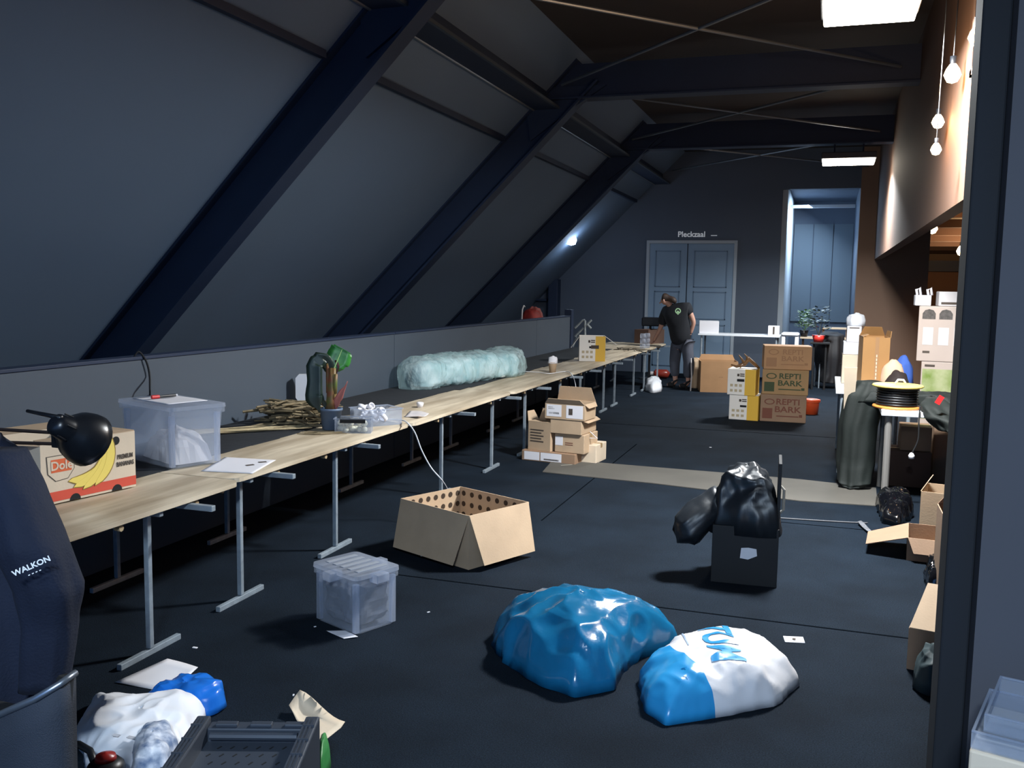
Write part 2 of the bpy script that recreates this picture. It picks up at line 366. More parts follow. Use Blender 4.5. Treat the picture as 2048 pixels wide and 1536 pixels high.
text('Pleckzaal', .15, RX, mat('glowing_white_print', 'e8eef4', .5, em=.15), sg)  # emission makes the white lettering glow a little, though it is no lamp
p = aty(1428, 471, 18.78); sg = thing('small_sign', 'tiny white line of print right of the room name', 'sign', p)
MB().box(-.06, -.008, 0, .06, .008, .002, RX).build('print', MATS['glowing_white_print'], sg)
# ---------------------------------------------------------------- lamps
glow = mat('lamp_glow', 'fff4e0', em=30); glowW = mat('bulb_glow', 'ffd9a0', em=30); glowC = mat('cold_glow', 'd8e8ff', em=40)
for i, (x, y, z) in enumerate(LP):
    f = thing('floodlight', ('white floodlight under the tie beam behind the camera', 'large glowing floodlight at the top right, nearest of the ceiling lights', 'farther glowing floodlight above the corridor corner')[i], 'light', (x, y, z), 0, 'floodlights under the ceiling')
    hw, hd = (.28, .22) if i < 2 else (.36, .22)
    b = MB(); b.box(-hw-.02, -hd-.02, .0, hw+.02, hd+.02, .09, bev=.01); b.build('housing', mat('lamp_housing', '30343a', .5), f)
    b = MB(); b.box(-hw, -hd, -.05, hw, hd, -.002, bev=.01); b.build('diffuser', glow, f)
    
    for sx_ in (-.2, .2): MB().tube([(sx_, 0, .09), (sx_, 0, 3.87-z)], .012).build('bracket', dsteel, f)
BP = [(1955, 75, .72), (1905, 150, .72), (1876, 245, .72), (1872, 300, .64), (1865, 458, None), (1922, 503, None), (1905, 412, None)]
BL = ['bare bulb highest on the right beside the pillar', 'bare bulb second from the top, the largest glow on the right', 'bare bulb third down the right-hand string', 'bare bulb lowest on the cord below the third one',
      'bare bulb at the left edge of the lit hall opening', 'bare bulb low in the lit hall beside the pillar', 'wide strip light at the top of the lit hall opening']
for i, (x, y, X) in enumerate(BP):
    p = atx(x, y, X) if X else aty(x, y, (21.0, 29, 19.5)[i-4])
    t = thing('hanging_bulb' if i < 6 else 'strip_light', BL[i], 'light', p, 0, 'bulbs strung along the right side' if i < 6 else None)
    if i < 6:
        r = (.05, .055, .045, .035, .10, .12)[i]
        MB().lathe([(.001, -r), (r*.6, -r*.8), (r, 0), (r*.75, r*.7), (r*.35, r*1.3), (.001, r*1.4)], n=14).build('bulb', glowW, t, True)
        MB().lathe([(r*.37, r*1.2), (r*.4, r*2.2), (.001, r*2.3)], n=12).build('socket', blk, t, True)
        topz = (4.372 if X else 3.502)-p.z; b = MB(); b.tube([(0, 0, r*2.2), (.01, .02, topz*.5), (0, 0, topz)], .004, 6); b.build('cord', blk, t)
        l = bpy.data.lights.new('pt', 'POINT'); l.energy = (12, 14, 12, 9, 60, 110)[i]; l.color = WARM; l.shadow_soft_size = r
        lo = bpy.data.objects.new('bulb_light', l); lo.location = (p.x-(.12 if X else 0), p.y, p.z-r-.02); COL.objects.link(lo)
    else:
        MB().box(-.3, -.2, -.04, .45, .2, 0, bev=.01).build('diffuser', glowW, t); MB().box(-.33, -.23, 0, .5, .23, .06).build('housing', blk, t)
        MB().box(-.02, -.02, .06, .02, .02, max(.07, 3.502-p.z)).build('rod', blk, t)
p = atslope(1143, 480); t = thing('wall_lamp', 'small bright white lamp alone on the dark roof slope', 'light', p)
MB().lathe([(.001, -.1), (.07, -.08), (.1, 0), (.07, .07), (.001, .09)], n=16).build('bulb', glowC, t, True)
MB().tube([(-.09, 0, .09), (0, 0, 0.02)], .05, 12).build('base', blk, t)
l = bpy.data.lights.new('pt', 'POINT'); l.energy = 9; l.color = COLD; l.shadow_soft_size = .08
lo = bpy.data.objects.new('wall_lamp_light', l); lo.location = p+Vector((.22, -.1, -.15)); COL.objects.link(lo)
# ---------------------------------------------------------------- carton builder
def frame_of(Lp, Rp, z0, topy, depth=None, Y=None, topx=None):
    """front face from its bottom corners (pixels) standing on z0 -> local frame (origin at front-left-bottom), width, depth, height"""
    A = at(Lp[0], Lp[1], z0) if Y is None else aty(Lp[0], Lp[1], Y[0]); B = at(Rp[0], Rp[1], z0) if Y is None else aty(Rp[0], Rp[1], Y[1])
    A.z = B.z = z0; wd = (B-A).length; rz = math.atan2(B.y-A.y, B.x-A.x)
    d = ray(topx if topx else Lp[0], topy); t = (A.x*d.x+A.y*d.y)/(d.x*d.x+d.y*d.y); h = CH+d.z*t-z0
    return A, wd, h, rz
def face_M(face, wd, dp, h, u, v, off=.0012):
    """matrix placing a flat print on a face: u,v fractions (0..1) of the face, local box frame centred at base"""
    if face == 'f': return Matrix.Translation((-wd/2+u*wd, -dp/2-off, v*h)) @ Matrix.Rotation(PI/2, 4, 'X')
    if face == 'r': return Matrix.Translation((wd/2+off, -dp/2+u*dp, v*h)) @ Matrix.Rotation(PI/2, 4, 'Z') @ Matrix.Rotation(PI/2, 4, 'X')
    if face == 'l': return Matrix.Translation((-wd/2-off, dp/2-u*dp, v*h)) @ Matrix.Rotation(-PI/2, 4, 'Z') @ Matrix.Rotation(PI/2, 4, 'X')
    if face == 't': return Matrix.Translation((-wd/2+u*wd, -dp/2+v*dp, h+off))
def decal(root, dims, face, u0, v0, u1, v1, m, name='label', th=.001):
    wd, dp, h = dims; fw = {'f': wd, 'r': dp, 'l': dp, 't': wd}[face]; fh = dp if face == 't' else h
    M = face_M(face, wd, dp, h, (u0+u1)/2, (v0+v1)/2, .0008); hw = (u1-u0)*fw/2; hh = (v1-v0)*fh/2
    return MB().box(-hw, -hh, 0, hw, hh, th, M).build(name, m, root)
def carton(label, Lp=None, Rp=None, z0=0, topy=None, depth=.3, m=card, group=None, flaps=(), open_=False, cat='box', name='cardboard_box', frame=None, tape=True, Y=None, bev=.006, holes=False, parent_mat=None):
    A, wd, h, rz = frame if frame else frame_of(Lp, Rp, z0, topy, Y=Y)
    c = A + Matrix.Rotation(rz, 3, 'Z') @ Vector((wd/2, depth/2, 0)); r = thing(name, label, cat, c, rz, group)
    X, D, t = wd/2, depth/2, .006
    b = MB()
    if open_:
        b.box(-X, -D, 0, X, D, t); b.box(-X, -D, t, X, -D+t, h); b.box(-X, D-t, t, X, D, h); b.box(-X, -D+t, t, -X+t, D-t, h); b.box(X-t, -D+t, t, X, D-t, h)
    else: b.box(-X, -D, 0, X, D, h, bev=bev)
    b.build('body', m, r)
    if tape and not open_:
        MB().box(-X-.001, -.025, h-.04, X+.001, .025, h+.0015).build('tape', mat('parcel_tape', 'a58a63', .3), r)
    for side, ang, ln in flaps:              # ang: 0 = closed inward, 90 = straight up, 180 = out flat, 260 = hanging down
        a = math.radians(ang); L_ = wd if side in 'fb' else depth; k = .04
        if side == 'f': T = Matrix.Translation((0, -D, h)) @ Matrix.Rotation(0, 4, 'Z')
        if side == 'b': T = Matrix.Translation((0, D, h)) @ Matrix.Rotation(PI, 4, 'Z')
        if side == 'r': T = Matrix.Translation((X, 0, h)) @ Matrix.Rotation(PI/2, 4, 'Z')
        if side == 'l': T = Matrix.Translation((-X, 0, h)) @ Matrix.Rotation(-PI/2, 4, 'Z')
        MB().prism([(-L_/2+.003, 0), (L_/2-.003, 0), (L_/2-k, ln), (-L_/2+k, ln)], 0, .005, T @ Matrix.Rotation(a, 4, 'X')).build('flap', m if parent_mat is None else parent_mat, r)
    return r, (wd, depth, h)
def ftext(root, dims, face, s, u, v, size, m, sx=1, rot=0):
    return text(s, size, face_M(face, *dims, u, v) @ Matrix.Rotation(rot, 4, 'Z'), m, root, ext=.0006, sx=sx)
# ---------------------------------------------------------------- folding tables in a row
woodm = mat('raw_plywood', 'd8cab2', .6, var=.3, vs=3.5, bump=.06, bs=30, stretch=(3, .35, 3), hex2='a89880')
def ftable(x0, x1, y0, y1, legs, label, z=.70, top=woodm, group='folding tables in the long row', thick=.022):
    t = thing('folding_table', label, 'table', ((x0+x1)/2, (y0+y1)/2, 0), 0, group); cx, cy = (x0+x1)/2, (y0+y1)/2
    R = .07; poly = []
    for (ax, ay, s) in ((x1-cx-R, y1-cy-R, 0), (x0-cx+R, y1-cy-R, 1), (x0-cx+R, y0-cy+R, 2), (x1-cx-R, y0-cy+R, 3)):
        for k in range(5): a = (s+k/4)*PI/2; poly.append((ax+R*math.cos(a), ay+R*math.sin(a)))
    MB().prism(poly, z-thick, z).build('tabletop', top, t)
    for y in legs:
        ly = y-cy; q = .013
        for x in (x1-cx-.1, x0-cx+.12):
            MB().box(x-q, ly-q, .03, x+q, ly+q, z-thick-.03, bev=.003).build('leg', steel, t)
            MB().box(x-q, ly-.2, 0, x+q, ly+.2, .028, bev=.003).build('foot_bar', steel, t)
        MB().box(x0-cx+.03, ly-q, z-thick-.03, x1-cx-.02, ly+q, z-thick, bev=.003).build('cross_rail', steel, t)
        MB().box(x0-cx+.2, ly+.17, z-thick-.035, x1-cx+.12, ly+.2, z-thick-.008, bev=.003).build('brace_bar', steel, t)
        for dy in (-.25, .25): MB().tube([(x1-cx-.05, ly+dy, z-thick-.022), (x1-cx-.02, ly+dy, z-thick-.022)], .014, 8).build('bracket', mat('wood_bracket', 'b09a78'), t)
    return t
TL = ['nearest plywood folding table, under the banana carton', 'second folding table from the front, with white prints on its corner', 'third folding table, carrying the plant and clear tubs', 'fourth folding table, beside the translucent bag and stacked cartons',
      'fifth folding table, with a paper cup on it', 'sixth folding table, under the open white and yellow box', 'farthest folding table of the long row, by the bending person']
YS = [1.9, 3.97, 6.1, 8.33, 10.5, 12.7, 14.9, 17.0]; LG = [(2.3, 3.38), (4.15, 5.17), (6.85, 8.05), (8.98, 10.3), (11.2, 12.5), (13.2, 14.6), (15.4, 16.7)]
for k in range(7):
    dx = (0, -.05, -.03, -.01, 0, .0, 0.02)[k]
    ftable(-3.78+dx, -2.75+dx, YS[k]+.006, YS[k+1]-.006, LG[k], TL[k])
TZ = .70
clothm = mat('black_cloth', '1d2229', .9, var=.25, vs=3, bump=.2, bs=25)
b = MB(); ed = []; random.seed(4); y = 1.9
while y < 14.6:
    x = -3.27-.03*((y-1.9)//2.1 % 3)+random.uniform(-.012, .012); ed.append((x, y)); y += random.uniform(.15, .4); ed.append((x+random.uniform(-.01, .01), y))
poly = ed+[(-3.93, 15.0), (-3.93, 1.9)]
b.prism([(x, y) for x, y in poly], TZ+.001, TZ+.006)
c_ = b.build('black_cloth', clothm); tag(c_, 'long black cloth with a ragged edge covering the rear half of the tables', 'cloth')
# ---------------------------------------------------------------- banana carton
def wpt(p): return Vector(p)
bz = TZ+.007
A = at(82, 1014, bz); B = at(272, 972, bz)
wd = .50; dirv = (B-A); dirv.z = 0; dirv.normalize(); A = B-dirv*wd; rz = math.atan2(dirv.y, dirv.x)
bm_, dims = carton('cardboard fruit carton printed with yellow bananas on the nearest table', m=card3, frame=(A, wd, .27, rz), depth=.38, open_=True, name='banana_carton', flaps=(('b', 178, .16), ('l', 170, .14), ('r', 3, .12), ('f', 2, .1)), parent_mat=card)
decal(bm_, dims, 'f', 0, .04, 1, .2, redp, 'print_band')
for k in range(2): MB().prism([(.028*math.cos(a*PI/8), .028*math.sin(a*PI/8)) for a in range(9)], 0, .0015, face_M('f', *dims, .33+.45*k, .004, .001)).build('vent_hole', blkm, bm_)
MB().lathe([(.001, 0), (.02, 0), (.02, .0015), (.001, .0015)], n=16, M=face_M('f', *dims, .78, .88, .002)).build('vent_hole', blkm, bm_)
def crescent(u, v, L_, wd_, rot, bend, m1, off):
    pts = []; N = 12; M = face_M('f', *dims, u, v, off) @ Matrix.Rotation(rot, 4, 'Z')
    for k in range(N+1): t = k/N*2-1; pts.append((t*L_/2, bend*(t*t)-wd_/2*math.sqrt(max(0, 1-t**4))))
    for k in range(N, -1, -1): t = k/N*2-1; pts.append((t*L_/2, bend*(t*t)+wd_/2*math.sqrt(max(0, 1-t**4))))
    return MB().prism(pts[:-1], 0, .0008, M)
for k, (u, v, L_, ro) in enumerate(((.60, .42, .26, .55), (.63, .48, .27, .85), (.68, .54, .27, 1.1), (.74, .6, .24, 1.35))):
    crescent(u-.03, v-.0, (L_+.008)*1.1, .054, ro, .06, bana, .001+.001*k).build('banana_print_outline', bana, bm_)
    crescent(u-.03, v-.0, L_*1.1, .044, ro, .06, ban, .0021+.001*k).build('banana_print', ban, bm_)
shield = [(-.07, .055), (.06, .055), (.062, -.01), (.03, -.05), (-.03, -.055), (-.066, -.02)]
MB().prism([(x*1.06, y*1.06) for x, y in shield], 0, .0006, face_M('f', *dims, .2, .58, .001)).build('emblem_outline', inkd, bm_)
MB().prism(shield, 0, .0006, face_M('f', *dims, .2, .58, .0017)).build('emblem', card3, bm_)
MB().box(-.052, -.028, 0, .05, .03, .0006, face_M('f', *dims, .2, .62, .0025)).build('emblem_panel', mat('orange_print', 'd8643a'), bm_)
ftext(bm_, dims, 'f', 'Dole', .2, .62, .055, card3).location.y -= .003
ftext(bm_, dims, 'f', 'PREMIUM', .88, .58, .03, inkd, sx=.72).location.y -= .001
ftext(bm_, dims, 'f', 'BANANAS', .88, .45, .03, inkd, sx=.72).location.y -= .001
# ---------------------------------------------------------------- desk lamp on the nearest table
vx = Vector((math.cos(YAW), math.sin(YAW), 0)); vy = Vector((-math.sin(YAW), math.cos(YAW), 0))
lc = aty(156, 870, 2.42); lb = Vector((-2.86, 2.2, TZ))
lp = thing('desk_lamp', 'black jointed desk lamp with round shade in front of the banana carton', 'lamp', lb)
camdir = (O-lc).normalized()
ax = (vx*.62+Vector((0, 0, -.30))-camdir*.85).normalized(); M = Matrix.Translation(lc-lb) @ ax.to_track_quat('Z', 'Y').to_matrix().to_4x4()
MB().lathe([(.001, -.115), (.02, -.115), (.036, -.10), (.04, -.06), (.045, -.05), (.062, -.03), (.08, .0), (.088, .03), (.09, .055), (.087, .055), (.076, .0), (.03, -.04)], M=M, n=28).build('shade', mat('lamp_black', '14171c', .32), lp, True)
for k in range(3): MB().tube([M @ Vector((.041*math.cos(k*1.1+2), .041*math.sin(k*1.1+2), -.098)), M @ Vector((.044*math.cos(k*1.1+2), .044*math.sin(k*1.1+2), -.063))], .003, 6).build('shade_vent', blkm, lp)
nk = M @ Vector((0, 0, -.1)); h_ = aty(55, 822, 2.40)-lb
MB().tube([M @ Vector((-.02, .02, -.11)), (nk+h_)/2+Vector((0, 0, .012)), h_], [.008, .007, .006]).build('handle', blk, lp, True)
e1 = aty(-15, 858, 2.35)-lb; e2 = aty(-15, 884, 2.35)-lb; g1 = aty(118, 866, 2.42)-lb; g2 = aty(118, 888, 2.42)-lb
for a_, b_ in ((e1, g1), (e2, g2)): MB().tube([a_, b_], .006, 6).build('arm', mat('lamp_arm', '3a2f2c', .4, .5), lp)
MB().box(-.02, -.015, -.03, .02, .015, .03, Matrix.Translation((g1+g2)/2), bev=.004).build('joint', blk, lp)
MB().tube([(g1+g2)/2, nk], .01).build('neck', blk, lp)
MB().tube([e1, (-.05, -.02, .3), (0, 0, .02)], .007, 6).build('arm', MATS['lamp_arm'], lp)
MB().lathe([(.001, 0), (.075, 0), (.075, .02), (.02, .03), (.001, .03)], n=20).build('base', blk, lp)
# ---------------------------------------------------------------- clear storage boxes
clr = film('clear_plastic', 'e6edf8', .17, .12, .6); clr2 = film('frosted_plastic', 'd4dcea', .32, .3, .6)
def tote(label, F, Lf, Rg, z0, topF, lid=True, group='clear storage boxes'):
    f_, l_, r_ = at(*F, z0), at(*Lf, z0), at(*Rg, z0); ex = (r_-f_); ey = (l_-f_); rz = math.atan2(ex.y, ex.x); wd = ex.length; dp = ey.length
    ax = Vector((math.cos(rz), math.sin(rz), 0)); ay = Vector((-ax.y, ax.x, 0))
    d = ray(F[0], topF); t = (f_.x*d.x+f_.y*d.y)/(d.x**2+d.y**2); h = CH+d.z*t-z0
    c = f_+ax*wd/2+ay*dp/2; r = thing('storage_box', label, 'box', c, rz, group); X, D = wd/2, dp/2
    def shell(x, y, s): return [(sx_*(x-.03)*1+0 if 0 else 0, 0)]
    def rr(x, y, R=.03):
        P = []
        for (sx_, sy_, s) in ((1, 1, 0), (-1, 1, 1), (-1, -1, 2), (1, -1, 3)):
            for k in range(4): a = (s+k/3)*PI/2; P.append((sx_*(x-R)+R*math.cos(a), sy_*(y-R)+R*math.sin(a)))
        return P
    b = MB(); rings = []
    for sc, z in ((1, .004), (1.03, h*.5), (1.08, h-.03), (1.14, h-.028), (1.14, h), (1.10, h), (1.06, h-.03), (1.0, h*.5), (.97, .008)):
        rings.append(b.ring([(x, y, z) for x, y in rr(X*sc, D*sc)]))
    for i in range(len(rings)-1): b.skin(rings[i], rings[i+1])
    b.face(rings[0][::-1]); b.face(rings[-1]); b.build('tub', clr, r)
    for sx_ in (-1, 1):
        for sy_ in (-1, 1): MB().box(sx_*X*.93-.012, sy_*D*.93-.012, .01, sx_*X*.93+.012, sy_*D*.93+.012, h*.9).build('corner_rib', clr2, r)
    if lid:
        b = MB(); A_, B_ = b.ring([(x, y, h) for x, y in rr(X*1.16, D*1.16)]), b.ring([(x, y, h+.02) for x, y in rr(X*1.15, D*1.15)]); C_ = b.ring([(x, y, h+.022) for x, y in rr(X*1.05, D*1.05)]); b.skin(A_, B_); b.skin(B_, C_); b.face(A_[::-1]); b.face(C_)
        b.build('lid', clr2, r)
    return r, (wd, dp, h)
t1, d1 = tote('clear lidded storage box with white packets inside, on the table behind the carton', (345, 940), (285, 912), (442, 925), TZ+.006, 822)
X, D, h = d1[0]/2, d1[1]/2, d1[2]
cont = pillow('contents', [(-X*.7, -D*.8), (X*.75, -D*.8), (X*.75, D*.5), (-X*.5, D*.7)], h*.6, mat('packet_white', 'd8cfc8', .6), t1, 3, .03, 9, nr=10, na=40, smooth=False, loc=(0, 0, 0)); cont.location = (0, 0, .01)
zt = TZ+.006+h+.022+.003
pc = t1.location
sh = sheet('paper_sheet', [at(300, 808, zt), at(418, 806, zt), at(425, 818, zt), at(300, 815, zt)], whitem, .0, curl=.0); 
bpy.data.objects.remove(sh)
q = lambda x, y, z: Matrix.Rotation(t1.rotation_euler.z, 4, 'Z') @ Vector((x, y, z)) + pc
ps = sheet('paper_sheet', [q(-X*.8, -D*.7, zt-pc.z), q(X*.8, -D*.7, zt-pc.z), q(X*.8, D*.8, zt-pc.z), q(-X*.8, D*.8, zt-pc.z)], whitem, .001, curl=.002); tag(ps, 'white paper lying on the lid of the table storage box', 'paper')
mk = thing('marker_pen', 'black marker pen with a red cap on the storage box lid', 'pen', q(-.03, D*.3, zt-pc.z+.014), t1.rotation_euler.z)
MB().tube([(.0, 0, 0), (.1, 0, 0)], .008).build('barrel', blk, mk); MB().tube([(-.045, 0, 0), (.0, 0, 0)], .01).build('cap', mat('bright_red', 'd02b2b', .4), mk); MB().tube([(.1, 0, 0), (.11, 0, 0)], .0065).build('end_plug', whitem, mk)
t2, d2 = tote('clear lidded storage box full of grey crumpled packing, standing on the carpet', (712, 1272), (640, 1238), (790, 1246), 0, 1160)
X, D, h = d2[0]/2, d2[1]/2, d2[2]
b = MB(); b.box(-X*.9, -D*.9, .0, X*.9, D*.9, h*.86, bev=.05); 
for _ in range(3): bmesh.ops.subdivide_edges(b.b, edges=b.b.edges[:], cuts=1, use_grid_fill=True)
for v in b.b.verts: d = .02*crease(v.co, 14, 2)-.012; v.co += v.co.normalized()*d
bp = b.build('contents', mat('grey_packing', '6a6c72', .8, var=.4, vs=14), t2); bp.location = (0, 0, .02)
for k in range(5): MB().box(-X*.75, -D*.85+k*D*.37, h+.0205, X*.75, -D*.85+k*D*.37+.03, h+.026, bev=.003).build('lid_rib', mat('rib_grey', '8c929c', .4), t2)
for sx_, sy_ in ((0, -1), (1, 0), (-1, 0)):
    MB().box(sx_*X*1.17-.04, sy_*D*1.17-.03, h-.03, sx_*X*1.17+.04, sy_*D*1.17+.03, h+.015, bev=.006).build('lid_clip', clr2, t2)
z_ = .003
o = sheet('paper_scrap', [at(652, 1262, 0), at(690, 1262, 0), at(716, 1276, 0), at(688, 1279, 0)], whitem, z_, curl=.004); tag(o, 'torn white paper sticking out under the floor storage box', 'paper')
# ---------------------------------------------------------------- things on the first tables
ZC = TZ+.0065
o = sheet('printed_sheet', [at(402, 943, TZ), at(505, 948, TZ), at(552, 921, TZ), at(450, 915, TZ)], whitem, .003, curl=.0); tag(o, 'white sheet with two small dark prints on the table corner', 'paper')
for px in ((500, 930), (525, 924)):
    p = at(*px, TZ+.0045)-o.location; MB().box(-.022, -.012, 0, .022, .012, .001, Matrix.Translation(p) @ Matrix.Rotation(.5+px[0], 4, 'Z')).build('print', inkd, o)
def sticks(label, name, cen, n, L_, sp, hmax, m, seed, dirang, spread, r0=.004):
    random.seed(seed); t = thing(name, label, 'branches', cen)
    for k in range(n):
        a = dirang+random.gauss(0, spread); l_ = L_*random.uniform(.5, 1); z = random.uniform(.006, hmax); cx, cy = random.gauss(0, sp), random.gauss(0, sp)
        p = Vector((cx, cy, z)); dv = Vector((math.cos(a), math.sin(a), 0)); pts = []
        for j in range(5): pts.append(p+dv*(j/4-.5)*l_+Vector((random.gauss(0, .012), random.gauss(0, .012), random.uniform(-.01, .02)*(hmax > .03))))
        for q_ in pts: q_.z = max(.005, q_.z)
        r = r0*random.uniform(.6, 1.4)
        MB().tube(pts, [r, r*1.2, r, r*.8, r*.4], 5).build('twig', m, t)
    return t
twig = mat('dry_twig', '8a7a5c', .8, var=.4, vs=20); twig2 = mat('pale_reed', 'b8a680', .7, var=.3, vs=20); twigd = mat('dark_twig', '4e4536', .8, var=.4, vs=20)
sticks('heap of dry brown twigs and bark beside the potted banana plant', 'twig_heap', at(600, 846, ZC), 90, .5, .07, .15, twig, 3, math.radians(20), .45, .007)
sticks('pale reed stalks trailing from the heap towards the storage box', 'reed_stalks', at(500, 862, ZC), 16, .9, .05, .02, twig2, 5, math.radians(48), .12, .005)
sticks('thin forked twigs lying at the table edge below the plant', 'fallen_twigs', at(640, 868, TZ), 5, .45, .03, .01, twig, 8, math.radians(25), .3, .004)
# white canister
cp = at(612, 808, ZC)
d_ = ray(618, 800); cp = Vector((-3.80, -3.80*d_.y/d_.x, ZC))
cn = thing('plastic_canister', 'white plastic canister with black lettering behind the banana plant', 'canister', cp, math.radians(25)); cn.scale = (.85, .85, .85)
b = MB(); b.prism([(-.115, 0.03), (-.1, 0), (.1, 0), (.11, .03), (.11, .3), (.09, .33), (-.09, .33), (-.115, .3), (-.115, .12), (-.09, .085)], -.05, .05, Matrix.Rotation(PI/2, 4, 'X')); b.build('body', mat('canister_white', 'd6d9e0', .4), cn)
MB().lathe([(.001, .33), (.02, .33), (.02, .335), (.001, .335)], n=14).build('cap', whitem, cn)
text('S G', .05, Matrix.Translation((.07, -.052, .16)) @ RX @ Matrix.Rotation(-PI/2, 4, 'Z'), ink, cn)
# banana plant
pp_ = at(662, 858, ZC); pl = thing('potted_plant', 'young banana plant with red stem in a blue-grey pot', 'plant', pp_)
MB().lathe([(.001, 0), (.058, 0), (.075, .13), (.08, .13), (.08, .145), (.07, .145), (.066, .12), (.001, .12)]).build('pot', mat('pot_blue_grey', '5b6d86', .5), pl, True)
pillow('soil', [(.065*math.cos(a*.5), .065*math.sin(a*.5)) for a in range(12)], .03, mat('soil', '2a221b', .9, var=.4, vs=60), pl, 2, .006, 20, nr=6, na=20, loc=(0, 0, 0)).location = (0, 0, .115)
redst = mat('red_stem', '8c4433', .5, var=.4, vs=14, hex2='5c6a34')
MB().tube([(0, 0, .12), (.005, 0, .2), (.01, 0, .32), (.012, .0, .42)], [.04, .036, .03, .026], 12).build('stem', redst, pl, True)
for k, (dx, dz) in enumerate(((-.02, .45), (.03, .42), (.045, .38))): MB().tube([(dx*.5, 0, .25), (dx, -.01, dz)], [.024, .012], 8).build('leaf_stub', redst, pl, True)
vx = Vector((math.cos(YAW), math.sin(YAW), 0)); vy = Vector((-math.sin(YAW), math.cos(YAW), 0))
def leaf(pts, wds, m, parent, fold=.3, name='leaf', face=vx, ns=6):
    b = MB(); pv = None; n = len(pts)
    N = ns*(n-1)
    for j in range(N+1):
        t = j/ns; i = min(int(t), n-2); u = t-i; p = Vector(pts[i]).lerp(Vector(pts[i+1]), u); wv = wds[i]+(wds[i+1]-wds[i])*(u*u*(3-2*u))
        tg = (Vector(pts[i+1])-Vector(pts[i])).normalized(); s_ = tg.cross(vy).normalized(); nn = tg.cross(s_)
        r = []
        for c in (-1, -.5, 0, .5, 1): r.append(b.b.verts.new(p+s_*wv*c+nn*abs(c)*wv*fold+Vector((0, 0, .004*math.sin(j*1.7)*abs(c)))))
        if pv: b.skin(pv, r, False)
        pv = r
    o = b.build(name, m, parent, True); md = o.modifiers.new('t', 'SOLIDIFY'); md.thickness = .0015; return o
def V(a, b, z): return vx*a+vy*b+Vector((0, 0, z))
leafg = mat('leaf_green', '3f8f3a', .35, var=.3, vs=12); leafd = mat('leaf_dark', '24352a', .4, var=.4, vs=8)
leaf([V(.015, 0, .395), V(.03, .0, .43), V(.045, .01, .47), V(.07, .02, .535), V(.078, .02, .55)], [.015, .06, .088, .08, .06], leafg, pl, .06)
MB().tube([V(.01, -.01, .38), V(.045, -.002, .47), V(.075, .01, .545)], [.006, .004, .002], 6).build('leaf_midrib', mat('midrib', '9cc47c', .5), pl)
leaf([V(.0, 0, .36), V(-.02, -.01, .45), V(-.06, -.02, .49), V(-.105, -.03, .44), V(-.10, -.04, .33), V(-.105, -.05, .22), V(-.065, -.05, .12)], [.015, .045, .05, .055, .052, .06, .006], leafd, pl, .07)
leaf([V(.02, 0, .36), V(.012, .01, .43), V(-.01, .02, .48)], [.02, .05, .02], mat('leaf_red', '4a2622', .45), pl, .3)
leaf([V(.02, -.02, .14), V(.06, -.03, .22), V(.12, -.03, .33)], [.022, .024, .002], mat('leaf_pink', 'b0665c', .5), pl, .2)
leaf([V(-.02, -.02, .14), V(-.05, -.03, .2), V(-.055, -.03, .26)], [.014, .014, .004], leafd, pl, .2)
# clear tubs
def tub(label, cen, rz, wd, dp, h, group='clear tubs by the plant'):
    t = thing('clear_tub', label, 'tub', cen, rz, group); X, D = wd/2, dp/2; b = MB(); g = .003
    b.box(-X, -D, 0, X, D, g); b.box(-X, -D, g, X, -D+g, h); b.box(-X, D-g, g, X, D, h); b.box(-X, -D+g, g, -X+g, D-g, h); b.box(X-g, -D+g, g, X, D-g, h); b.build('tub', clr, t)
    b = MB(); q_ = .008
    for s in ((-X-q_, -D-q_, X+q_, -D), (-X-q_, D, X+q_, D+q_), (-X-q_, -D, -X, D), (X, -D, X+q_, D)): b.box(s[0], s[1], h-.006, s[2], s[3], h)
    b.build('rim', clr2, t); return t
cream = mat('cream_ball', 'e6dfc4', .5); 
tc = at(708, 864, TZ); ta = tub('small clear tub of cream balls with a black label', tc, math.radians(20), .24, .13, .1)
MB().box(-.085, -.072, .07, .085, -.0665, .1).build('label', blkm, ta)
tb_ = tub('larger clear tub heaped with white paper tapes', at(752, 848, TZ), math.radians(55), .30, .22, .12)
random.seed(9)
for k in range(22):
    lx, ly, lz = random.uniform(-.095, .095), random.uniform(-.042, .042), .024+.04*(k > 12)
    o = MB().lathe([(.001, -.02)]+[(.02*math.sin(a*PI/6), -.02*math.cos(a*PI/6)) for a in range(1, 6)]+[(.001, .02)], n=10).build('cream_ball', cream, None, True)
    o.location = tc+Matrix.Rotation(math.radians(20), 3, 'Z') @ Vector((lx, ly, lz)); tag(o, 'cream coloured ball inside the small clear tub', 'ball', 'cream balls in the small clear tub')
for k in range(14):
    a = random.uniform(0, 6); r = .03*random.uniform(.7, 1.2); p = tb_.location+Vector((random.uniform(-.09, .07), random.uniform(-.07, .07), .03+.02*(k//3)))
    o = MB().lathe([(r*.7, 0), (r, 0), (r, .028), (r*.7, .028), (r*.7, 0)], n=16).build('tape_roll', whitem, None, True)
    o.location = p; o.rotation_euler = (random.uniform(-1, 1), random.uniform(-1, 1), a); tag(o, 'white tape roll heaped in the larger clear tub', 'tape roll', 'white tape rolls in the larger tub')
def cable(name, label, pts, m, r=.005, cat='cable'):
    p = [Vector(q_) for q_ in pts]; out = []
    for i in range(len(p)-1):
        a, b_, c, d = p[max(i-1, 0)], p[i], p[i+1], p[min(i+2, len(p)-1)]
        for k in range(6): t = k/6; out.append(.5*((2*b_)+(c-a)*t+(2*a-5*b_+4*c-d)*t*t+(3*b_-a-3*c+d)*t**3))
    out.append(p[-1]); o0 = out[0].copy(); o = MB().tube([q_-o0 for q_ in out], r, 6).build(name, m, None, True); o.location = o0; return tag(o, label, cat)
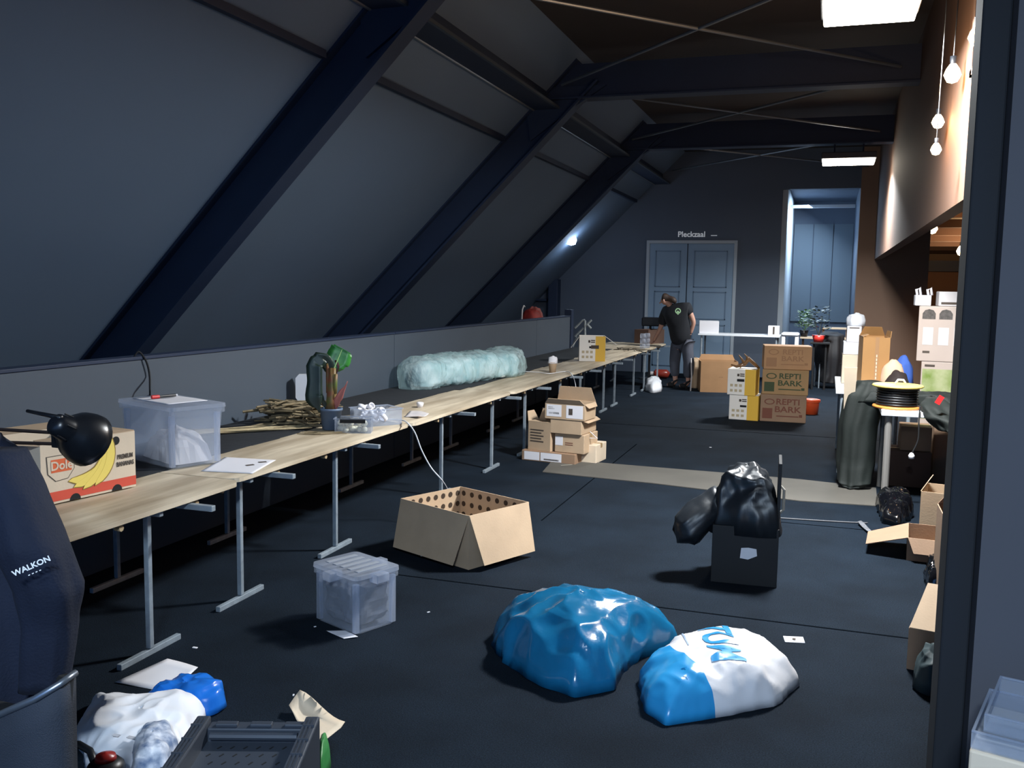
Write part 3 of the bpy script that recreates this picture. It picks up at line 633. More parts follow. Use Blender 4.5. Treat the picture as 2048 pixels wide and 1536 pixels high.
wc_ = mat('white_cable', 'd8dade', .5)
X_ = -2.70
cable('power_cable', 'white cable hanging from the table behind the open carton with holes', [at(760, 838, TZ+.008), at(800, 840, TZ+.008), atx(815, 846, X_-.04), atx(830, 866, X_), atx(843, 900, X_+.03), atx(862, 935, X_+.08), atx(885, 962, X_+.16), at(912, 1000, .008), at(960, 1010, .008)], wc_)
cable('power_cable', 'white cable running past the paper cup and dropping to the carton stack', [at(1030, 742, ZC+.005), at(1070, 744, ZC+.005), at(1100, 747, TZ+.012), at(1130, 743, TZ+.008), atx(1143, 748, -2.72), atx(1150, 765, -2.7), atx(1153, 785, -2.68), atx(1158, 815, -2.66)], wc_)
cable('black_cable', 'thin black cable hooked over the parapet behind the storage box', [atx(268, 714, -3.97), atx(278, 710, -3.95)+Vector((0, 0, .02)), atx(292, 722, -3.93), atx(299, 750, -3.93), atx(300, 790, -3.93), at(302, 815, ZC+.01)], blkm, .006)
o = sheet('paper_scrap', [at(808, 834, TZ), at(840, 838, TZ), at(858, 830, TZ), at(820, 826, TZ)], white2, .003, curl=.03, seed=3, nx=8, ny=6); tag(o, 'curled paper scrap flat on the table right of the tubs', 'paper')
p = at(840, 815, TZ); o = MB().lathe([(.001, 0), (.02, 0), (.028, .025), (.03, .04), (.018, .045), (.001, .03)], n=14).build('crumpled_tissue', whitem, None, True); o.location = p; tag(o, 'small white tissue ball on the table edge right of the tubs', 'tissue')
# long translucent bag
teal = film('teal_film', 'dcf2f3', .38, .18, .75, .9)
b = MB(); A = at(805, 778, ZC); B = at(1015, 748, ZC); ax = B-A; ln = ax.length; ang = math.atan2(ax.y, ax.x)
bg = thing('plastic_bag', 'long translucent pale teal plastic bag lying on the black cloth', 'bag', (A+B)/2+Vector((.07, 0, 0)), ang)
def bagbody(ln, wd, hh, seed, amp, m, nm, parent, N=60, K=40, taper=.06):
    b = MB(); pv = None; first = None
    for j in range(N+1):
        u = j/N; x = (u-.5)*ln; e = min(1, (u/taper)**.5 if u < taper else 1, ((1-u)/taper)**.6 if u > 1-taper else 1); e = max(e, .05); rg = []
        for k in range(K):
            a = k*2*PI/K; c, s = math.cos(a), math.sin(a); y = math.copysign(abs(c)**.6, c)*wd/2*e; z = (math.copysign(abs(s)**.6, s)+1)/2*hh*(.45+.55*e)
            v = Vector((x, y, z)); d = amp*(crease((x*1.6+y, y, z), 7, seed)*.6+crease((x+z*.7, y, z), 15, seed+2)*.35+n3(v, 3, seed)*.8)
            v += Vector((d*.4, c*d, s*d)); v.z = max(0.001, v.z); rg.append(b.b.verts.new(v))
        if pv: b.skin(pv, rg)
        else: first = rg
        pv = rg
    b.face(first[::-1]); b.face(pv); return b.build(nm, m, parent, True)
bagbody(ln*1.06, .34, .27, 4, .05, teal, 'film', bg, 90, 60)
bagbody(ln*.9, .24, .2, 8, .05, mat('wadding', 'e6eef2', .7, var=.3, vs=6, hex2='7fb4bd', bump=.8, bs=8), 'contents', bg, 60, 40).location = (0.03, 0, .012)
p = at(1018, 712, ZC); jr = thing('glass_jar', 'low clear jar with flat lid behind the translucent bag', 'jar', p)
MB().lathe([(.001, 0), (.09, 0), (.09, .14), (.1, .15)], n=20).build('glass', clr, jr, True); MB().lathe([(.001, .15), (.14, .15), (.14, .165), (.001, .17)], n=20).build('lid', clr2, jr, True)
p = at(1105, 746, TZ); cu_ = thing('paper_cup', 'brown paper cup stuffed with a white tissue on the table edge', 'cup', p)
MB().lathe([(.001, 0), (.035, 0), (.05, .12), (.052, .125), (.047, .12), (.033, .01)], n=18).build('cup', card, cu_, True)
pillow('tissue', [(.045*math.cos(a*.6), .045*math.sin(a*.6)) for a in range(11)], .07, whitem, cu_, 7, .02, 25, nr=8, na=20, loc=(0, 0, 0)).location = (0, 0, .11)
# white/yellow boxes
def yellowbox(label, Lp, Rp, z0, topy, depth, yfrac=.62, open_=False, flaps=(), Y=None):
    r, d = carton(label, Lp, Rp, z0, topy, depth, m=mat('white_carton', 'e9e4dc', .6), group='white and yellow cartons', flaps=flaps, open_=open_, Y=Y, tape=False, name='printed_carton')
    decal(r, d, 'f', yfrac, 0, 1, 1, yellow, 'yellow_panel'); decal(r, d, 'r', 0, 0, 1, 1, yellow, 'yellow_panel') if not open_ else None
    decal(r, d, 'f', .38, .52, .6, .6, blkm, 'hand_hole', .002)
    for i in range(2): decal(r, d, 'f', .44, .74+.07*i, .6, .78+.07*i, inkd, 'print')
    decal(r, d, 'f', .34, .74, .42, .84, inkd, 'print')
    for i in range(2):
        for j in range(3): decal(r, d, 'f', .1+.16*j, .12+.2*i, .2+.16*j, .22+.2*i, mat('faint_print', 'b8a888'), 'icon')
    return r, d
yb, yd = yellowbox('open white and yellow carton standing on the table row', (1158, 722), (1210, 723), TZ, 672, .3, open_=True, flaps=(('r', 215, .2), ('l', 235, .2)))
decal(yb, yd, 'r', 0, 0, 1, 1, MATS['white_carton'], 'side_panel')
decal(yb, yd, 'f', .45, .5, .75, .64, inkd, 'hand_hole', .003)
for k, (x, y) in enumerate(((1285, 697), (1294, 696))):
    j = thing('jar_stack', ('left stack of clear jars on the far tables', 'right stack of clear jars on the far tables')[k], 'jars', at(x, y, TZ), 0, 'stacks of clear jars')
    for i in range(3): MB().lathe([(.001, .085*i), (.045, .085*i), (.048, .08*i+.06), (.04, .085*i+.08)], n=14).build('jar', clr2, j, True)
sticks('dark twigs scattered by the clear jars on the far tables', 'dark_twigs', at(1262, 700, TZ), 16, .5, .15, .03, twigd, 12, 1.2, .5, .006)
brn = mat('brown_carton', '5a4338', .8)
r, d = carton('dark brown box behind the jars that the person reaches into', (1296, 688), (1328, 686), TZ, 660, .3, m=brn, open_=True)
decal(r, d, 'r', 0, 0, 1, 1, whitem, 'white_side')
# print sheet held / device beyond
p = aty(1290, 660, 17.3); dv = thing('floor_monitor', 'small black device with a pale panel behind the person', 'device', (p.x+.1, 17.3, 0), 0)
MB().box(-.02, -.02, 0, .02, .02, 1.0).build('stand', blk, dv); MB().lathe([(.001, 0), (.2, 0), (.18, .03), (.001, .04)], n=16).build('base', blk, dv)
MB().box(-.15, -.12, 1.0, .3, .12, 1.16, bev=.02).build('body', blk, dv); MB().box(.0, -.1, 1.165, .26, .1, 1.27, Matrix.Rotation(.15, 4, 'Y'), bev=.01).build('panel', mat('pale_panel', '8d99a3', .4), dv)
# ---------------------------------------------------------------- carton stack by the table row
GS = 'cardboard boxes stacked by the table row'
def stackbox(label, x0, x1, topy, z0, Y, depth, **k):
    r, d = carton(label, (x0, 0), (x1, 0), z0, topy, depth, Y=Y, frame=None, **k); return r, d
def fr(x0, x1, yb, z0, topy, Y0, Y1):
    A = aty(x0, yb, Y0); B = aty(x1, yb, Y1); A.z = B.z = z0; d = ray(x0, topy); t = A.y/d.y
    return (A, (B-A).length, CH+d.z*t-z0, math.atan2(B.y-A.y, B.x-A.x))
b1, e1_ = carton('flat bottom carton of the stack by the tables, with white labels', frame=fr(1043, 1150, 922, 0, 899, 8.62, 8.55), depth=.42, m=card2, group=GS)
decal(b1, e1_, 'f', .05, .12, .34, .9, whitem); decal(b1, e1_, 'f', .36, .12, .75, .9, whitem); decal(b1, e1_, 'f', .42, .2, .7, .35, inkd, 'print')
b2, e2_ = carton('small carton on the carpet at the right foot of the stack', frame=fr(1156, 1192, 920, 0, 888, 8.72, 8.7), depth=.3, m=card3, group=GS)
H1 = e1_[2]+.002
b3, e3_ = carton('tall open carton with dark lines of print, left in the stack', frame=fr(1056, 1100, 898, H1, 842, 8.66, 8.6), depth=.2, open_=True, m=card, group=GS, flaps=(('b', 95, .11), ('l', 110, .1), ('f', 10, .05)))
for i in range(5): decal(b3, e3_, 'f', .1, .3+.1*i, .7-.1*(i % 2), .34+.1*i, inkd, 'print')
b4, e4_ = carton('closed carton with a white label under the middle of the stack', frame=fr(1109, 1168, 903, H1, 866, 8.62, 8.58), depth=.36, m=card, group=GS)
decal(b4, e4_, 'f', .02, .38, .28, .85, whitem); 
for i in range(2): decal(b4, e4_, 'f', .36, .42+.1*i, .62, .46+.1*i, inkr, 'print')
H2 = H1+e4_[2]+.002
b5, e5_ = carton('wide flat carton below the top one of the stack', frame=fr(1100, 1163, 862, H2, 837, 8.6, 8.56), depth=.4, m=card, group=GS, flaps=(('r', 200, .06),))
H3 = H2+e5_[2]+.002
b6, e6_ = carton('topmost carton of the stack, with two white address labels and a raised flap', frame=fr(1090, 1169, 832, H3, 804, 8.6, 8.55), depth=.3, open_=True, m=card, group=GS, flaps=(('b', 75, .14), ('f', 120, .05), ('r', 230, .05)))
decal(b6, e6_, 'f', .04, .15, .42, .88, whitem); decal(b6, e6_, 'f', .54, .1, .96, .9, whitem); decal(b6, e6_, 'f', .1, .3, .36, .42, inkd, 'print'); decal(b6, e6_, 'f', .6, .3, .7, .7, inkd, 'print')
decal(b6, e6_, 'f', .08, .6, .24, .66, inkd, 'print'); decal(b6, e6_, 'f', .08, .7, .2, .75, inkd, 'print')
p = aty(1186, 872, 8.7); hg = thing('wire_hanger', 'white bent wire loop sticking out of the right side of the stack', 'wire', p)
MB().tube([(-.03, 0, .04), (.045, 0, -.02), (-.03, 0, -.022)], .004, 6).build('wire', whitem, hg)
# ---------------------------------------------------------------- stacks in the middle distance
y1_, yd1 = yellowbox('lower white and yellow carton of the pair on the carpet', (1457, 838), (1515, 842), 0, 789, .36)
frm = frame_of((1452, 836), (1508, 839), yd1[2]+.002, 737, Y=(y1_.location.y-.18, y1_.location.y-.2))
y2_, yd2 = carton('upper white and yellow carton carrying driftwood', frame=(frm[0], frm[1], frm[2], frm[3]), depth=.36, m=MATS['white_carton'], group='white and yellow cartons', tape=False, name='printed_carton')
decal(y2_, yd2, 'f', .62, 0, 1, 1, yellow, 'yellow_panel'); decal(y2_, yd2, 'r', 0, 0, 1, 1, yellow, 'yellow_panel'); decal(y2_, yd2, 'f', .34, .52, .6, .62, blkm, 'hand_hole', .002)
decal(y2_, yd2, 'f', .34, .72, .42, .82, inkd, 'print')
for i in range(2): decal(y2_, yd2, 'f', .44, .72+.07*i, .6, .76+.07*i, inkd, 'print')
for i in range(2):
    for j in range(3): decal(y2_, yd2, 'f', .1+.16*j, .12+.2*i, .2+.16*j, .22+.2*i, MATS['faint_print'], 'icon')
ztop = yd1[2]+yd2[2]+.004
dw = thing('driftwood', 'gnarled brown branch lying on the upper yellow carton', 'branch', (y2_.location.x, y2_.location.y, ztop))
wood = mat('driftwood', '8a6238', .6, var=.4, vs=12)
MB().tube([V(-.17, 0, .04), V(-.1, 0, .02), V(.0, 0, .05), V(.06, 0, .12), V(.13, .0, .06), V(.2, 0, -.0)], [.012, .018, .03, .035, .025, .014], 8).build('trunk', wood, dw, True)
for pts in ([V(0, 0, .06), V(-.03, .02, .12), V(-.07, .03, .17)], [V(.03, 0, .08), V(.03, -.02, .15), V(-.01, -.02, .19)], [V(0, 0, .05), V(-.05, -.05, .03), V(-.07, -.08, .01)]): MB().tube(pts, [.02, .013, .006], 6).build('branch', wood, dw, True)
def bark(label, Lp, Rp, z0, topy, m, im, Y=None):
    if Y: f = fr(Lp[0], Rp[0], Lp[1], z0, topy, *Y)
    else: f = frame_of(Lp, Rp, z0, topy)
    r, d = carton(label, frame=f, depth=.38, m=m, group='brown bark cartons in one stack', bev=.008, name='bark_carton')
    ftext(r, d, 'f', 'REPTI', .6, .74, d[2]*.3, im, sx=1.15); ftext(r, d, 'f', 'BARK', .6, .46, d[2]*.3, im, sx=1.25); decal(r, d, 'f', .36, .2, .84, .24, im, 'underline')
    decal(r, d, 'f', .05, .12, .27, .5, im, 'emblem_block')
    MB().lathe([(.0001, 0), (.055, 0), (.055, .001), (.0001, .001)], n=20, M=face_M('f', *d, .2, .74, .001) @ Matrix.Diagonal((1.2, .7, 1, 1))).build('emblem_oval', im, r)
    MB().lathe([(.0001, 0), (.045, 0), (.045, .001), (.0001, .001)], n=20, M=face_M('f', *d, .2, .74, .0022) @ Matrix.Diagonal((1.1, .6, 1, 1))).build('emblem_centre', m, r)
    decal(r, d, 'f', .85, .2, .92, .3, im, 'mark'); return r, d
k1, kd1 = bark('bottom bark carton with faded red-brown print', (1519, 842), (1611, 847), 0, 788, card2, inkr)
yy = at(1519, 842).y, at(1611, 847).y
k2, kd2 = bark('middle bark carton with dark green print', (1523, 788), (1616, 790), kd1[2]+.002, 738, mat('cardboard_mid', 'a5835a', .8, var=.1, vs=5), inkg, Y=(yy[0]+.01, yy[1]))
k3, kd3 = bark('top bark carton, slightly askew, with faint brown print', (1527, 738), (1623, 739), kd1[2]+kd2[2]+.004, 691, mat('cardboard_warm', 'b58a62', .8, var=.1, vs=5), mat('faint_brown_print', '9a6f4a'), Y=(yy[0]-.0, yy[1]+.05))
p = at(1617, 832); ot = thing('orange_tub', 'orange plastic tub peeking out right of the bark cartons', 'tub', (p.x+.02, p.y+.25, 0)); om = mat('orange_plastic', 'd8542c', .35)
MB().lathe([(.001, 0), (.1, 0), (.115, .2), (.115, .205), (.105, .2), (.001, .19)]).build('tub', om, ot, True); MB().lathe([(.118, .17), (.125, .17), (.125, .2), (.118, .2)]).build('rim', om, ot)
ob, od = carton('open brown carton between the person and the yellow cartons', (1400, 784), (1474, 786), 0, 722, .4, m=mat('cardboard_brown', 'a07a55', .8, var=.1, vs=5), open_=True, flaps=(('b', 100, .09), ('l', 150, .1)))
ftext(ob, od, 'f', '- - -', .55, .5, .04, inkd)
# paper bag with white stick
p = at(1389, 776); pb = thing('paper_bag', 'crumpled brown paper bag standing behind the person', 'bag', p)
loft('bag', [((0, 0, .52), .06, .04, 0), ((0, 0, .46), .09, .06, .1), ((0, 0, .2), .075, .06, 0), ((0, 0, .0), .06, .05, 0)], card, pb, 5, .16, 3)
p = at(1381, 782); ws = thing('white_stick', 'thin white plastic strip standing beside the paper bag', 'strip', p); MB().tube([(0, 0, 0), (.01, 0, .25), (-.01, 0, .55)], .012, 6).build('strip', white2, ws)
p = at(1306, 780); wb_ = pillow('plastic_bag', [at(x, y).xy for x, y in ((1290, 782), (1292, 768), (1305, 764), (1322, 772), (1323, 784), (1305, 787))], .17, mat('white_plastic', 'dde0e6', .35), None, 6, .03, 9, nr=12, na=40); tag(wb_, 'small knotted white plastic bag on the carpet by the person', 'bag')
p = at(1322, 757); rc = thing('red_bottle', 'red plastic container lying on the carpet beneath the far table', 'container', (p.x, p.y, 0), .1); rm = mat('dark_red_plastic', '8c3226', .3)
b = MB(); b.tube([(-.14, 0, .09), (-.1, 0, .09), (.1, 0, .09), (.15, 0, .07)], [.05, .085, .085, .05], 14); b.build('body', rm, rc, True); MB().tube([(-.2, 0, .09), (-.14, 0, .09)], .04, 12).build('cap', white2, rc)
# ---------------------------------------------------------------- far tables and what stands on them
wt = mat('white_laminate', 'dfe3e8', .5)
A = aty(1396, 667, 17.1); B = aty(1560, 667, 17.1)
def plaintable(label, x0, x1, y0, y1, z, top, leg, group=None, r=.018, th=.03, name='table'):
    t = thing(name, label, 'table', ((x0+x1)/2, (y0+y1)/2, 0), 0, group); X, D = (x1-x0)/2, (y1-y0)/2
    MB().box(-X, -D, z-th, X, D, z, bev=.006).build('tabletop', top, t)
    for a in (-1, 1):
        for c in (-1, 1): MB().tube([(a*(X-.06), c*(D-.06), 0), (a*(X-.06), c*(D-.06), z-th)], r, 10).build('leg', leg, t)
    return t
zf = A.z
plaintable('long white table along the back wall, right of the person', A.x, B.x, 17.1, 17.75, zf, wt, steel)
r, d = carton('white foam box on the back table beside the person', frame=fr(1372, 1411, 669, zf+.001, 641, 17.15, 17.2), depth=.35, m=whitem, tape=False, name='foam_box')
r.location.x = max(r.location.x, A.x+.16)
r, d = carton('white printed mug carton on the back table by the green plant', frame=fr(1559, 1582, 664, zf+.001, 652, 17.3, 17.3), depth=.15, m=whitem, tape=False, name='white_carton')
r.location.x = B.x-.12; decal(r, d, 'f', .42, .1, .58, .9, inkd, 'print')
C0 = aty(1562, 690, 16.7); C1 = aty(1598, 690, 16.7)
wch = thing('plastic_stool', 'white rounded plastic stool in front of the back table', 'stool', ((C0.x+C1.x)/2, 16.7, 0))
W = (C1.x-C0.x)/2; 
MB().box(-W, -.18, aty(1580, 665, 16.7).z-.06, W, .18, aty(1580, 665, 16.7).z, bev=.03).build('seat', wt, wch, True)
for a in (-1, 1):
    for c in (-1, 1): MB().box(a*(W-.04)-.03, c*.13-.03, 0, a*(W-.04)+.03, c*.13+.03, aty(1580, 665, 16.7).z-.05, bev=.01).build('leg', wt, wch)
A = aty(1600, 674, 17.9); B = aty(1700, 674, 17.9)
st = thing('plank_table', 'wooden trestle with two pale planks behind the black chair', 'table', ((A.x+B.x)/2, 17.9, 0)); W = (B.x-A.x)/2
MB().box(-W, 0, A.z-.03, W, .5, A.z, bev=.004).build('lower_plank', card3, st)
zz = aty(1660, 655, 18.2).z; MB().box(-W*.1, .25, zz-.03, W, .55, zz, bev=.004).build('upper_plank', card3, st)
for a in (-1, 1): MB().box(a*(W-.05)-.02, .3, 0, a*(W-.05)+.02, .34, zz-.03 if a > 0 else A.z-.03).build('leg', card2, st)
MB().box(-.05, .5, A.z, -.01, .54, zz-.03).build('upright', card2, st)
def bush(label, cen, n, r, h, m, seed, pot=None, potm=None, ls=.05, group=None, name='potted_plant'):
    random.seed(seed); t = thing(name, label, 'plant', cen, 0, group); ph = .12 if pot else .0
    if pot: MB().lathe([(.001, 0), (pot*.7, 0), (pot, ph), (pot*.9, ph), (.001, ph-.02)], n=16).build('pot', potm, t, True)
    b = MB()
    for k in range(n):
        a = random.uniform(0, 6.3); rr = r*random.uniform(.1, 1)**.6; z = ph+h*random.uniform(.15, 1); p = Vector((rr*math.cos(a)*(1.2-z/h*.5), rr*math.sin(a)*(1.2-z/h*.5), z)); dv = Vector((math.cos(a), math.sin(a), random.uniform(-.3, .6))).normalized()*ls*random.uniform(.6, 1.2); s_ = dv.cross(Vector((0, 0, 1))).normalized()*ls*.35
        b.face([b.b.verts.new(q_) for q_ in (p, p+dv*.5+s_, p+dv, p+dv*.5-s_)])
    b.build('foliage', m, t)['kind'] = 'stuff'
    for k in range(5):
        a = k*1.3; MB().tube([(0, 0, ph-.02), (r*.3*math.cos(a), r*.3*math.sin(a), h*.5), (r*.55*math.cos(a), r*.55*math.sin(a), h*.9)], [.006, .004, .002], 5).build('stem', m, t)
    return t
p = aty(1608, 668, 18.1); bush('leafy light green plant on the trestle by the corridor', (p.x, 18.1, A.z), 220, .17, .36, mat('leaf_light', '6f9a58', .5, var=.3, vs=12), 3, .08, blk, .08)
p = aty(1640, 690, 17.0)
zr = p.z+.05; stn = plaintable('small dark side table under the red potted plant', p.x-.16, p.x+.16, 16.85, 17.15, zr, blkm, blkm, name='side_table')
bush('dark spiky plant with pale blossoms in a red pot', (p.x-.03, 17.0, zr), 120, .2, .5, mat('leaf_darker', '2f3a2c', .5), 6, .11, mat('red_pot', 'c8322a', .4), .09)
# black jacket over chair far
def chair(label, cen, rz, seatm, hb=.85, group=None):
    t = thing('chair', label, 'chair', cen, rz, group)
    MB().box(-.21, -.2, .43, .21, .22, .46, bev=.01).build('seat', seatm, t); MB().box(-.2, .19, .55, .2, .215, hb, bev=.01).build('backrest', seatm, t)
    for a in (-1, 1):
        MB().tube([(a*.19, -.18, 0), (a*.19, -.18, .43)], .011).build('leg', steel, t); MB().tube([(a*.19, .2, 0), (a*.19, .2, hb-.02)], .011).build('leg', steel, t)
    return t
p = at(1655, 757); chair('dark chair under the black coat near the corridor', (p.x, 17.4, 0), .2, blkm, .9)
coat = mat('black_coat', '15161b', .7, bump=.1, bs=30)
j = thing('coat', 'black coat draped over the chair near the corridor', 'coat', (p.x, 17.4, 0))
loft('cloth', [((0, .1, .98), .12, .1, 0), ((0, .05, .92), .24, .26, 0), ((0, 0, .6), .25, .30, 0), ((0.02, 0, .25), .21, .28, 0), ((0, 0, .1), .2, .27, 0)], coat, j, 7, .12, 2)
# white stacked boxes, carton, board on a rear table at the right
plaintable('white table behind the green jackets, mostly hidden', .12, .82, 9.15, 10.7, .78, wt, steel, name='table')
GW = 'white boxes piled on the rear right table'
f0 = fr(1683, 1716, 748, .781, 709, 9.9, 9.9); r1, d1_ = carton('lowest pale box of the white pile behind the tan carton', frame=f0, depth=.35, m=card3, group=GW, tape=False, name='white_box')
z = .783+d1_[2]; f0 = fr(1686, 1719, 709, z, 684, 9.92, 9.92); r2, d2_ = carton('second white box of the pile behind the tan carton', frame=f0, depth=.33, m=whitem, group=GW, tape=False, name='white_box')
z += d2_[2]+.002; f0 = fr(1693, 1722, 684, z, 652, 9.95, 9.95); r3, d3_ = carton('top white box of the pile, with a dark slot, under a white bag', frame=f0, depth=.28, m=whitem, group=GW, tape=False, name='white_box')
decal(r3, d3_, 'f', .15, .86, .85, .92, inkd, 'slot', .002)
z += d3_[2]+.001; p = aty(1711, 650, 10.08); o = pillow('plastic_bag', [(p.x+.085*math.cos(a*.6), p.y+.09*math.sin(a*.6)) for a in range(11)], .11, MATS['white_plastic'], None, 4, .02, 14, nr=10, na=30, z0=z); tag(o, 'white plastic bag crowning the pile of white boxes', 'bag')
f0 = fr(1722, 1776, 764, .781, 674, 9.4, 9.42); r4, d4_ = carton('tall tan carton with a taped seam and vertical print on the rear table', frame=f0, depth=.34, m=mat('cardboard_tan', 'a87c4a', .7, var=.08, vs=4), open_=True, flaps=(('b', 60, .1), ('l', 20, .06), ('r', 100, .06)))
decal(r4, d4_, 'f', .46, 0, .6, 1, MATS['cardboard_brown'], 'seam_tape'); 
for i in range(7): decal(r4, d4_, 'f', .51, .2+.07*i, .55, .25+.07*i, card3, 'print', .002)
o0 = Vector((at(1690, 960).x, 8.75, 0)); b = MB()
pts_ = [aty(1684, 968, 8.80), aty(1694, 968, 8.80), aty(1715, 735, 8.42), aty(1689, 735, 8.42)]; pts_[0].z = pts_[1].z = 0
vv = [b.b.verts.new(q_-o0+Vector((0, dy, 0))) for dy in (0, .02) for q_ in pts_]
for q_ in ((0, 1, 2, 3), (7, 6, 5, 4), (0, 4, 5, 1), (1, 5, 6, 2), (2, 6, 7, 3), (3, 7, 4, 0)): b.face([vv[k] for k in q_])
o = b.build('leaning_board', card3); o.location = o0; tag(o, 'narrow pale board leaning upright left of the dark green coat', 'board')
# near right table with reel
plaintable('small white table with round grey legs under the cable reel', .46, 1.3, 8.0, 8.75, .755, wt, mat('leg_grey', '8b8884', .5, .3), r=.028, th=.045, name='small_table')
p = aty(1793, 817, 8.22); rl = thing('cable_reel', 'black cable reel with a yellow top flange and orange bottom flange', 'reel', (p.x, 8.22, .757))
MB().lathe([(.001, 0), (.185, 0), (.19, .01), (.185, .02), (.001, .02)], n=30).build('bottom_flange', mat('orange_flange', 'c9803c', .4), rl, True)
for k in range(7): MB().lathe([(.13, .022+k*.021), (.155, .024+k*.021), (.163, .033+k*.021), (.155, .042+k*.021), (.13, .044+k*.021)], n=28).build('cable_turn', blk, rl, True)
MB().lathe([(.001, .02), (.06, .02), (.06, .17), (.001, .17)], n=20).build('hub', blk, rl); MB().lathe([(.001, .172), (.19, .172), (.2, .182), (.19, .192), (.001, .192)], n=30).build('top_flange', mat('yellow_flange', 'e6d070', .4), rl, True)
MB().tube([(-.02, 0, .2), (.0, 0, .23), (.04, 0, .23), (.06, 0, .2)], .009, 8).build('handle', whitem, rl, True)
cable('hanging_cable', 'thin dark cable with white plug hanging before the small white table', [aty(1840, 812, 8.0), aty(1838, 840, 7.96), aty(1836, 880, 7.95), aty(1824, 906, 7.95)], blkm, .006)
p = aty(1823, 911, 7.95); o = MB().lathe([(.001, -.03), (.02, -.025), (.024, .0), (.012, .02), (.001, .025)], n=12).build('plug', whitem, None, True); o.location = p; tag(o, 'white plug at the end of the hanging cable', 'plug')
gcoat = mat('dark_green_cloth', '0f1815', .75, bump=.15, bs=30, var=.2, vs=4)
def LX(x, y, Y): return aty(x, y, Y)
o0 = Vector((LX(1710, 800, 8.5).x, 8.6, 0))
j = thing('green_coat', 'dark green coat hanging to the carpet left of the small white table', 'coat', o0)
def rel(x, y, Y, o_=o0): return LX(x, y, Y)-o_
loft('cloth', [(rel(1740, 762, 8.6), .10, .09, 0), (rel(1730, 790, 8.6), .17, .14, 0), (rel(1716, 850, 8.6), .16, .15, 0), (rel(1712, 920, 8.6), .155, .16, 0), (rel(1708, 962, 8.55), .14, .15, 0), (rel(1705, 972, 8.5), .10, .1, 0)], gcoat, j, 6, .14, 4)
p1 = aty(1725, 810, 8.95); o = pillow('green_jacket', [(.30, 8.46), (.52, 8.45), (.78, 8.47), (1.05, 8.38), (1.27, 8.42), (1.27, 8.72), (.8, 8.74), (.32, 8.72)], .09, gcoat, None, 5, .035, 6, z0=.757); tag(o, 'dark green jacket heaped on the table behind the cable reel', 'jacket')
o0 = Vector((1.02, 8.0, 0)); j = thing('jacket_sleeve', 'dark green jacket part drooping off the table right of the reel, with a red tag', 'jacket', (1.02, 7.9, 0))
o0 = Vector((1.02, 7.9, 0))
loft('cloth', [(rel(1868, 795, 8.2, o0), .06, .10, 0), (rel(1872, 812, 8.1, o0), .12, .13, 0), (rel(1885, 835, 8.0, o0), .13, .14, .2), (rel(1898, 862, 7.95, o0), .07, .1, 0)], gcoat, j, 5, .16, 9)
MB().box(-.02, -.004, -.035, .02, .004, .035, Matrix.Translation(rel(1879, 800, 7.86, o0)) @ Matrix.Rotation(.5, 4, 'Y')).build('red_tag', MATS['bright_red'], j)
# cartons under the small table
carton('brown carton lowest beneath the small white table', frame=fr(1772, 1860, 965, 0, 900, 8.75, 8.75), depth=.35, m=brn, group='cartons under the right tables')
carton('brown carton set back on the right beneath the small white table', frame=fr(1862, 1898, 960, 0, 850, 9.0, 9.0), depth=.35, m=card2, group='cartons under the right tables')
carton('upper brown carton beneath the small white table', frame=fr(1800, 1862, 900, fr(1772, 1860, 965, 0, 900, 8.75, 8.75)[2]+.002, 852, 8.78, 8.78), depth=.3, m=card2, group='cartons under the right tables')
cl = mat('hanging_dark_cloth', '22262c', .8)
# tall printed boxes
green = mat('green_leaf_print', '6e8438', .7, var=.5, vs=7, hex2='a3a87e'); greyph = mat('grey_photo_print', '5a5450', .7, var=.5, vs=40)
f0 = fr(1834, 1922, 870, 0, 870, 9.3, 9.25); fb = (f0[0], f0[1], aty(1834, 868, 9.3).z, f0[3])
rb, db = carton('plain carton at the bottom of the tall printed boxes', frame=fb, depth=.4, m=card2, group='boxes in the tall right-hand stack')
z = fb[2]+.002; f0 = fr(1834, 1922, 868, z, 722, 9.3, 9.25); f0 = (f0[0], f0[1]+.2, f0[2], f0[3])
rg, dg = carton('white carton printed with blurred green leaves in the right-hand stack', frame=f0, depth=.38, m=mat('warm_white_print', 'b5a59b', .6, var=.06, vs=4), group='boxes in the tall right-hand stack', tape=False)
f1 = dict(); decal(rg, dg, 'f', .02, .22, .75, .9, green, 'leaf_print'); decal(rg, dg, 'f', .2, .06, .75, .3, white2, 'print_panel', .002); ftext(rg, dg, 'f', 'Carry', .38, .18, .05, inkd).location.y -= .003; decal(rg, dg, 'f', .05, .93, .2, .96, inkd, 'print')
z += dg[2]+.002; f0 = fr(1832, 1926, 722, z, 612, 9.3, 9.25); f0 = (f0[0], f0[1]+.15, f0[2], f0[3])
rt, dt = carton('white carton with two grey arched pictures, top of the right-hand stack', frame=f0, depth=.38, m=mat('warm_white_print', 'b5a59b', .6, var=.06, vs=4), group='boxes in the tall right-hand stack', tape=False)
for u in (.16, .42):
    arch = [(-.055, -.04), (.055, -.04), (.055, .01), (.035, .04), (0, .05), (-.035, .04), (-.055, .01)]
    MB().prism(arch, 0, .001, face_M('f', *dt, u, .85)).build('arched_picture', greyph, rt)
for i in range(3): decal(rt, dt, 'f', .08+.24*i, .3, .24+.24*i, .62, mat('faint_text_block', 'c4bfbe'), 'text_block')
decal(rt, dt, 'f', .09, .15, .2, .19, inkd, 'print')
decal(rt, dt, 'l', .2, .2, .8, .8, MATS['faint_text_block'], 'side_print')
z += dt[2]+.002; f0 = fr(1830, 1862, 611, z, 590, 9.45, 9.45); rw, dw_ = carton('white carrier pack with two upright handles on the tall stack', frame=f0, depth=.16, m=whitem, tape=False, name='carrier_pack')
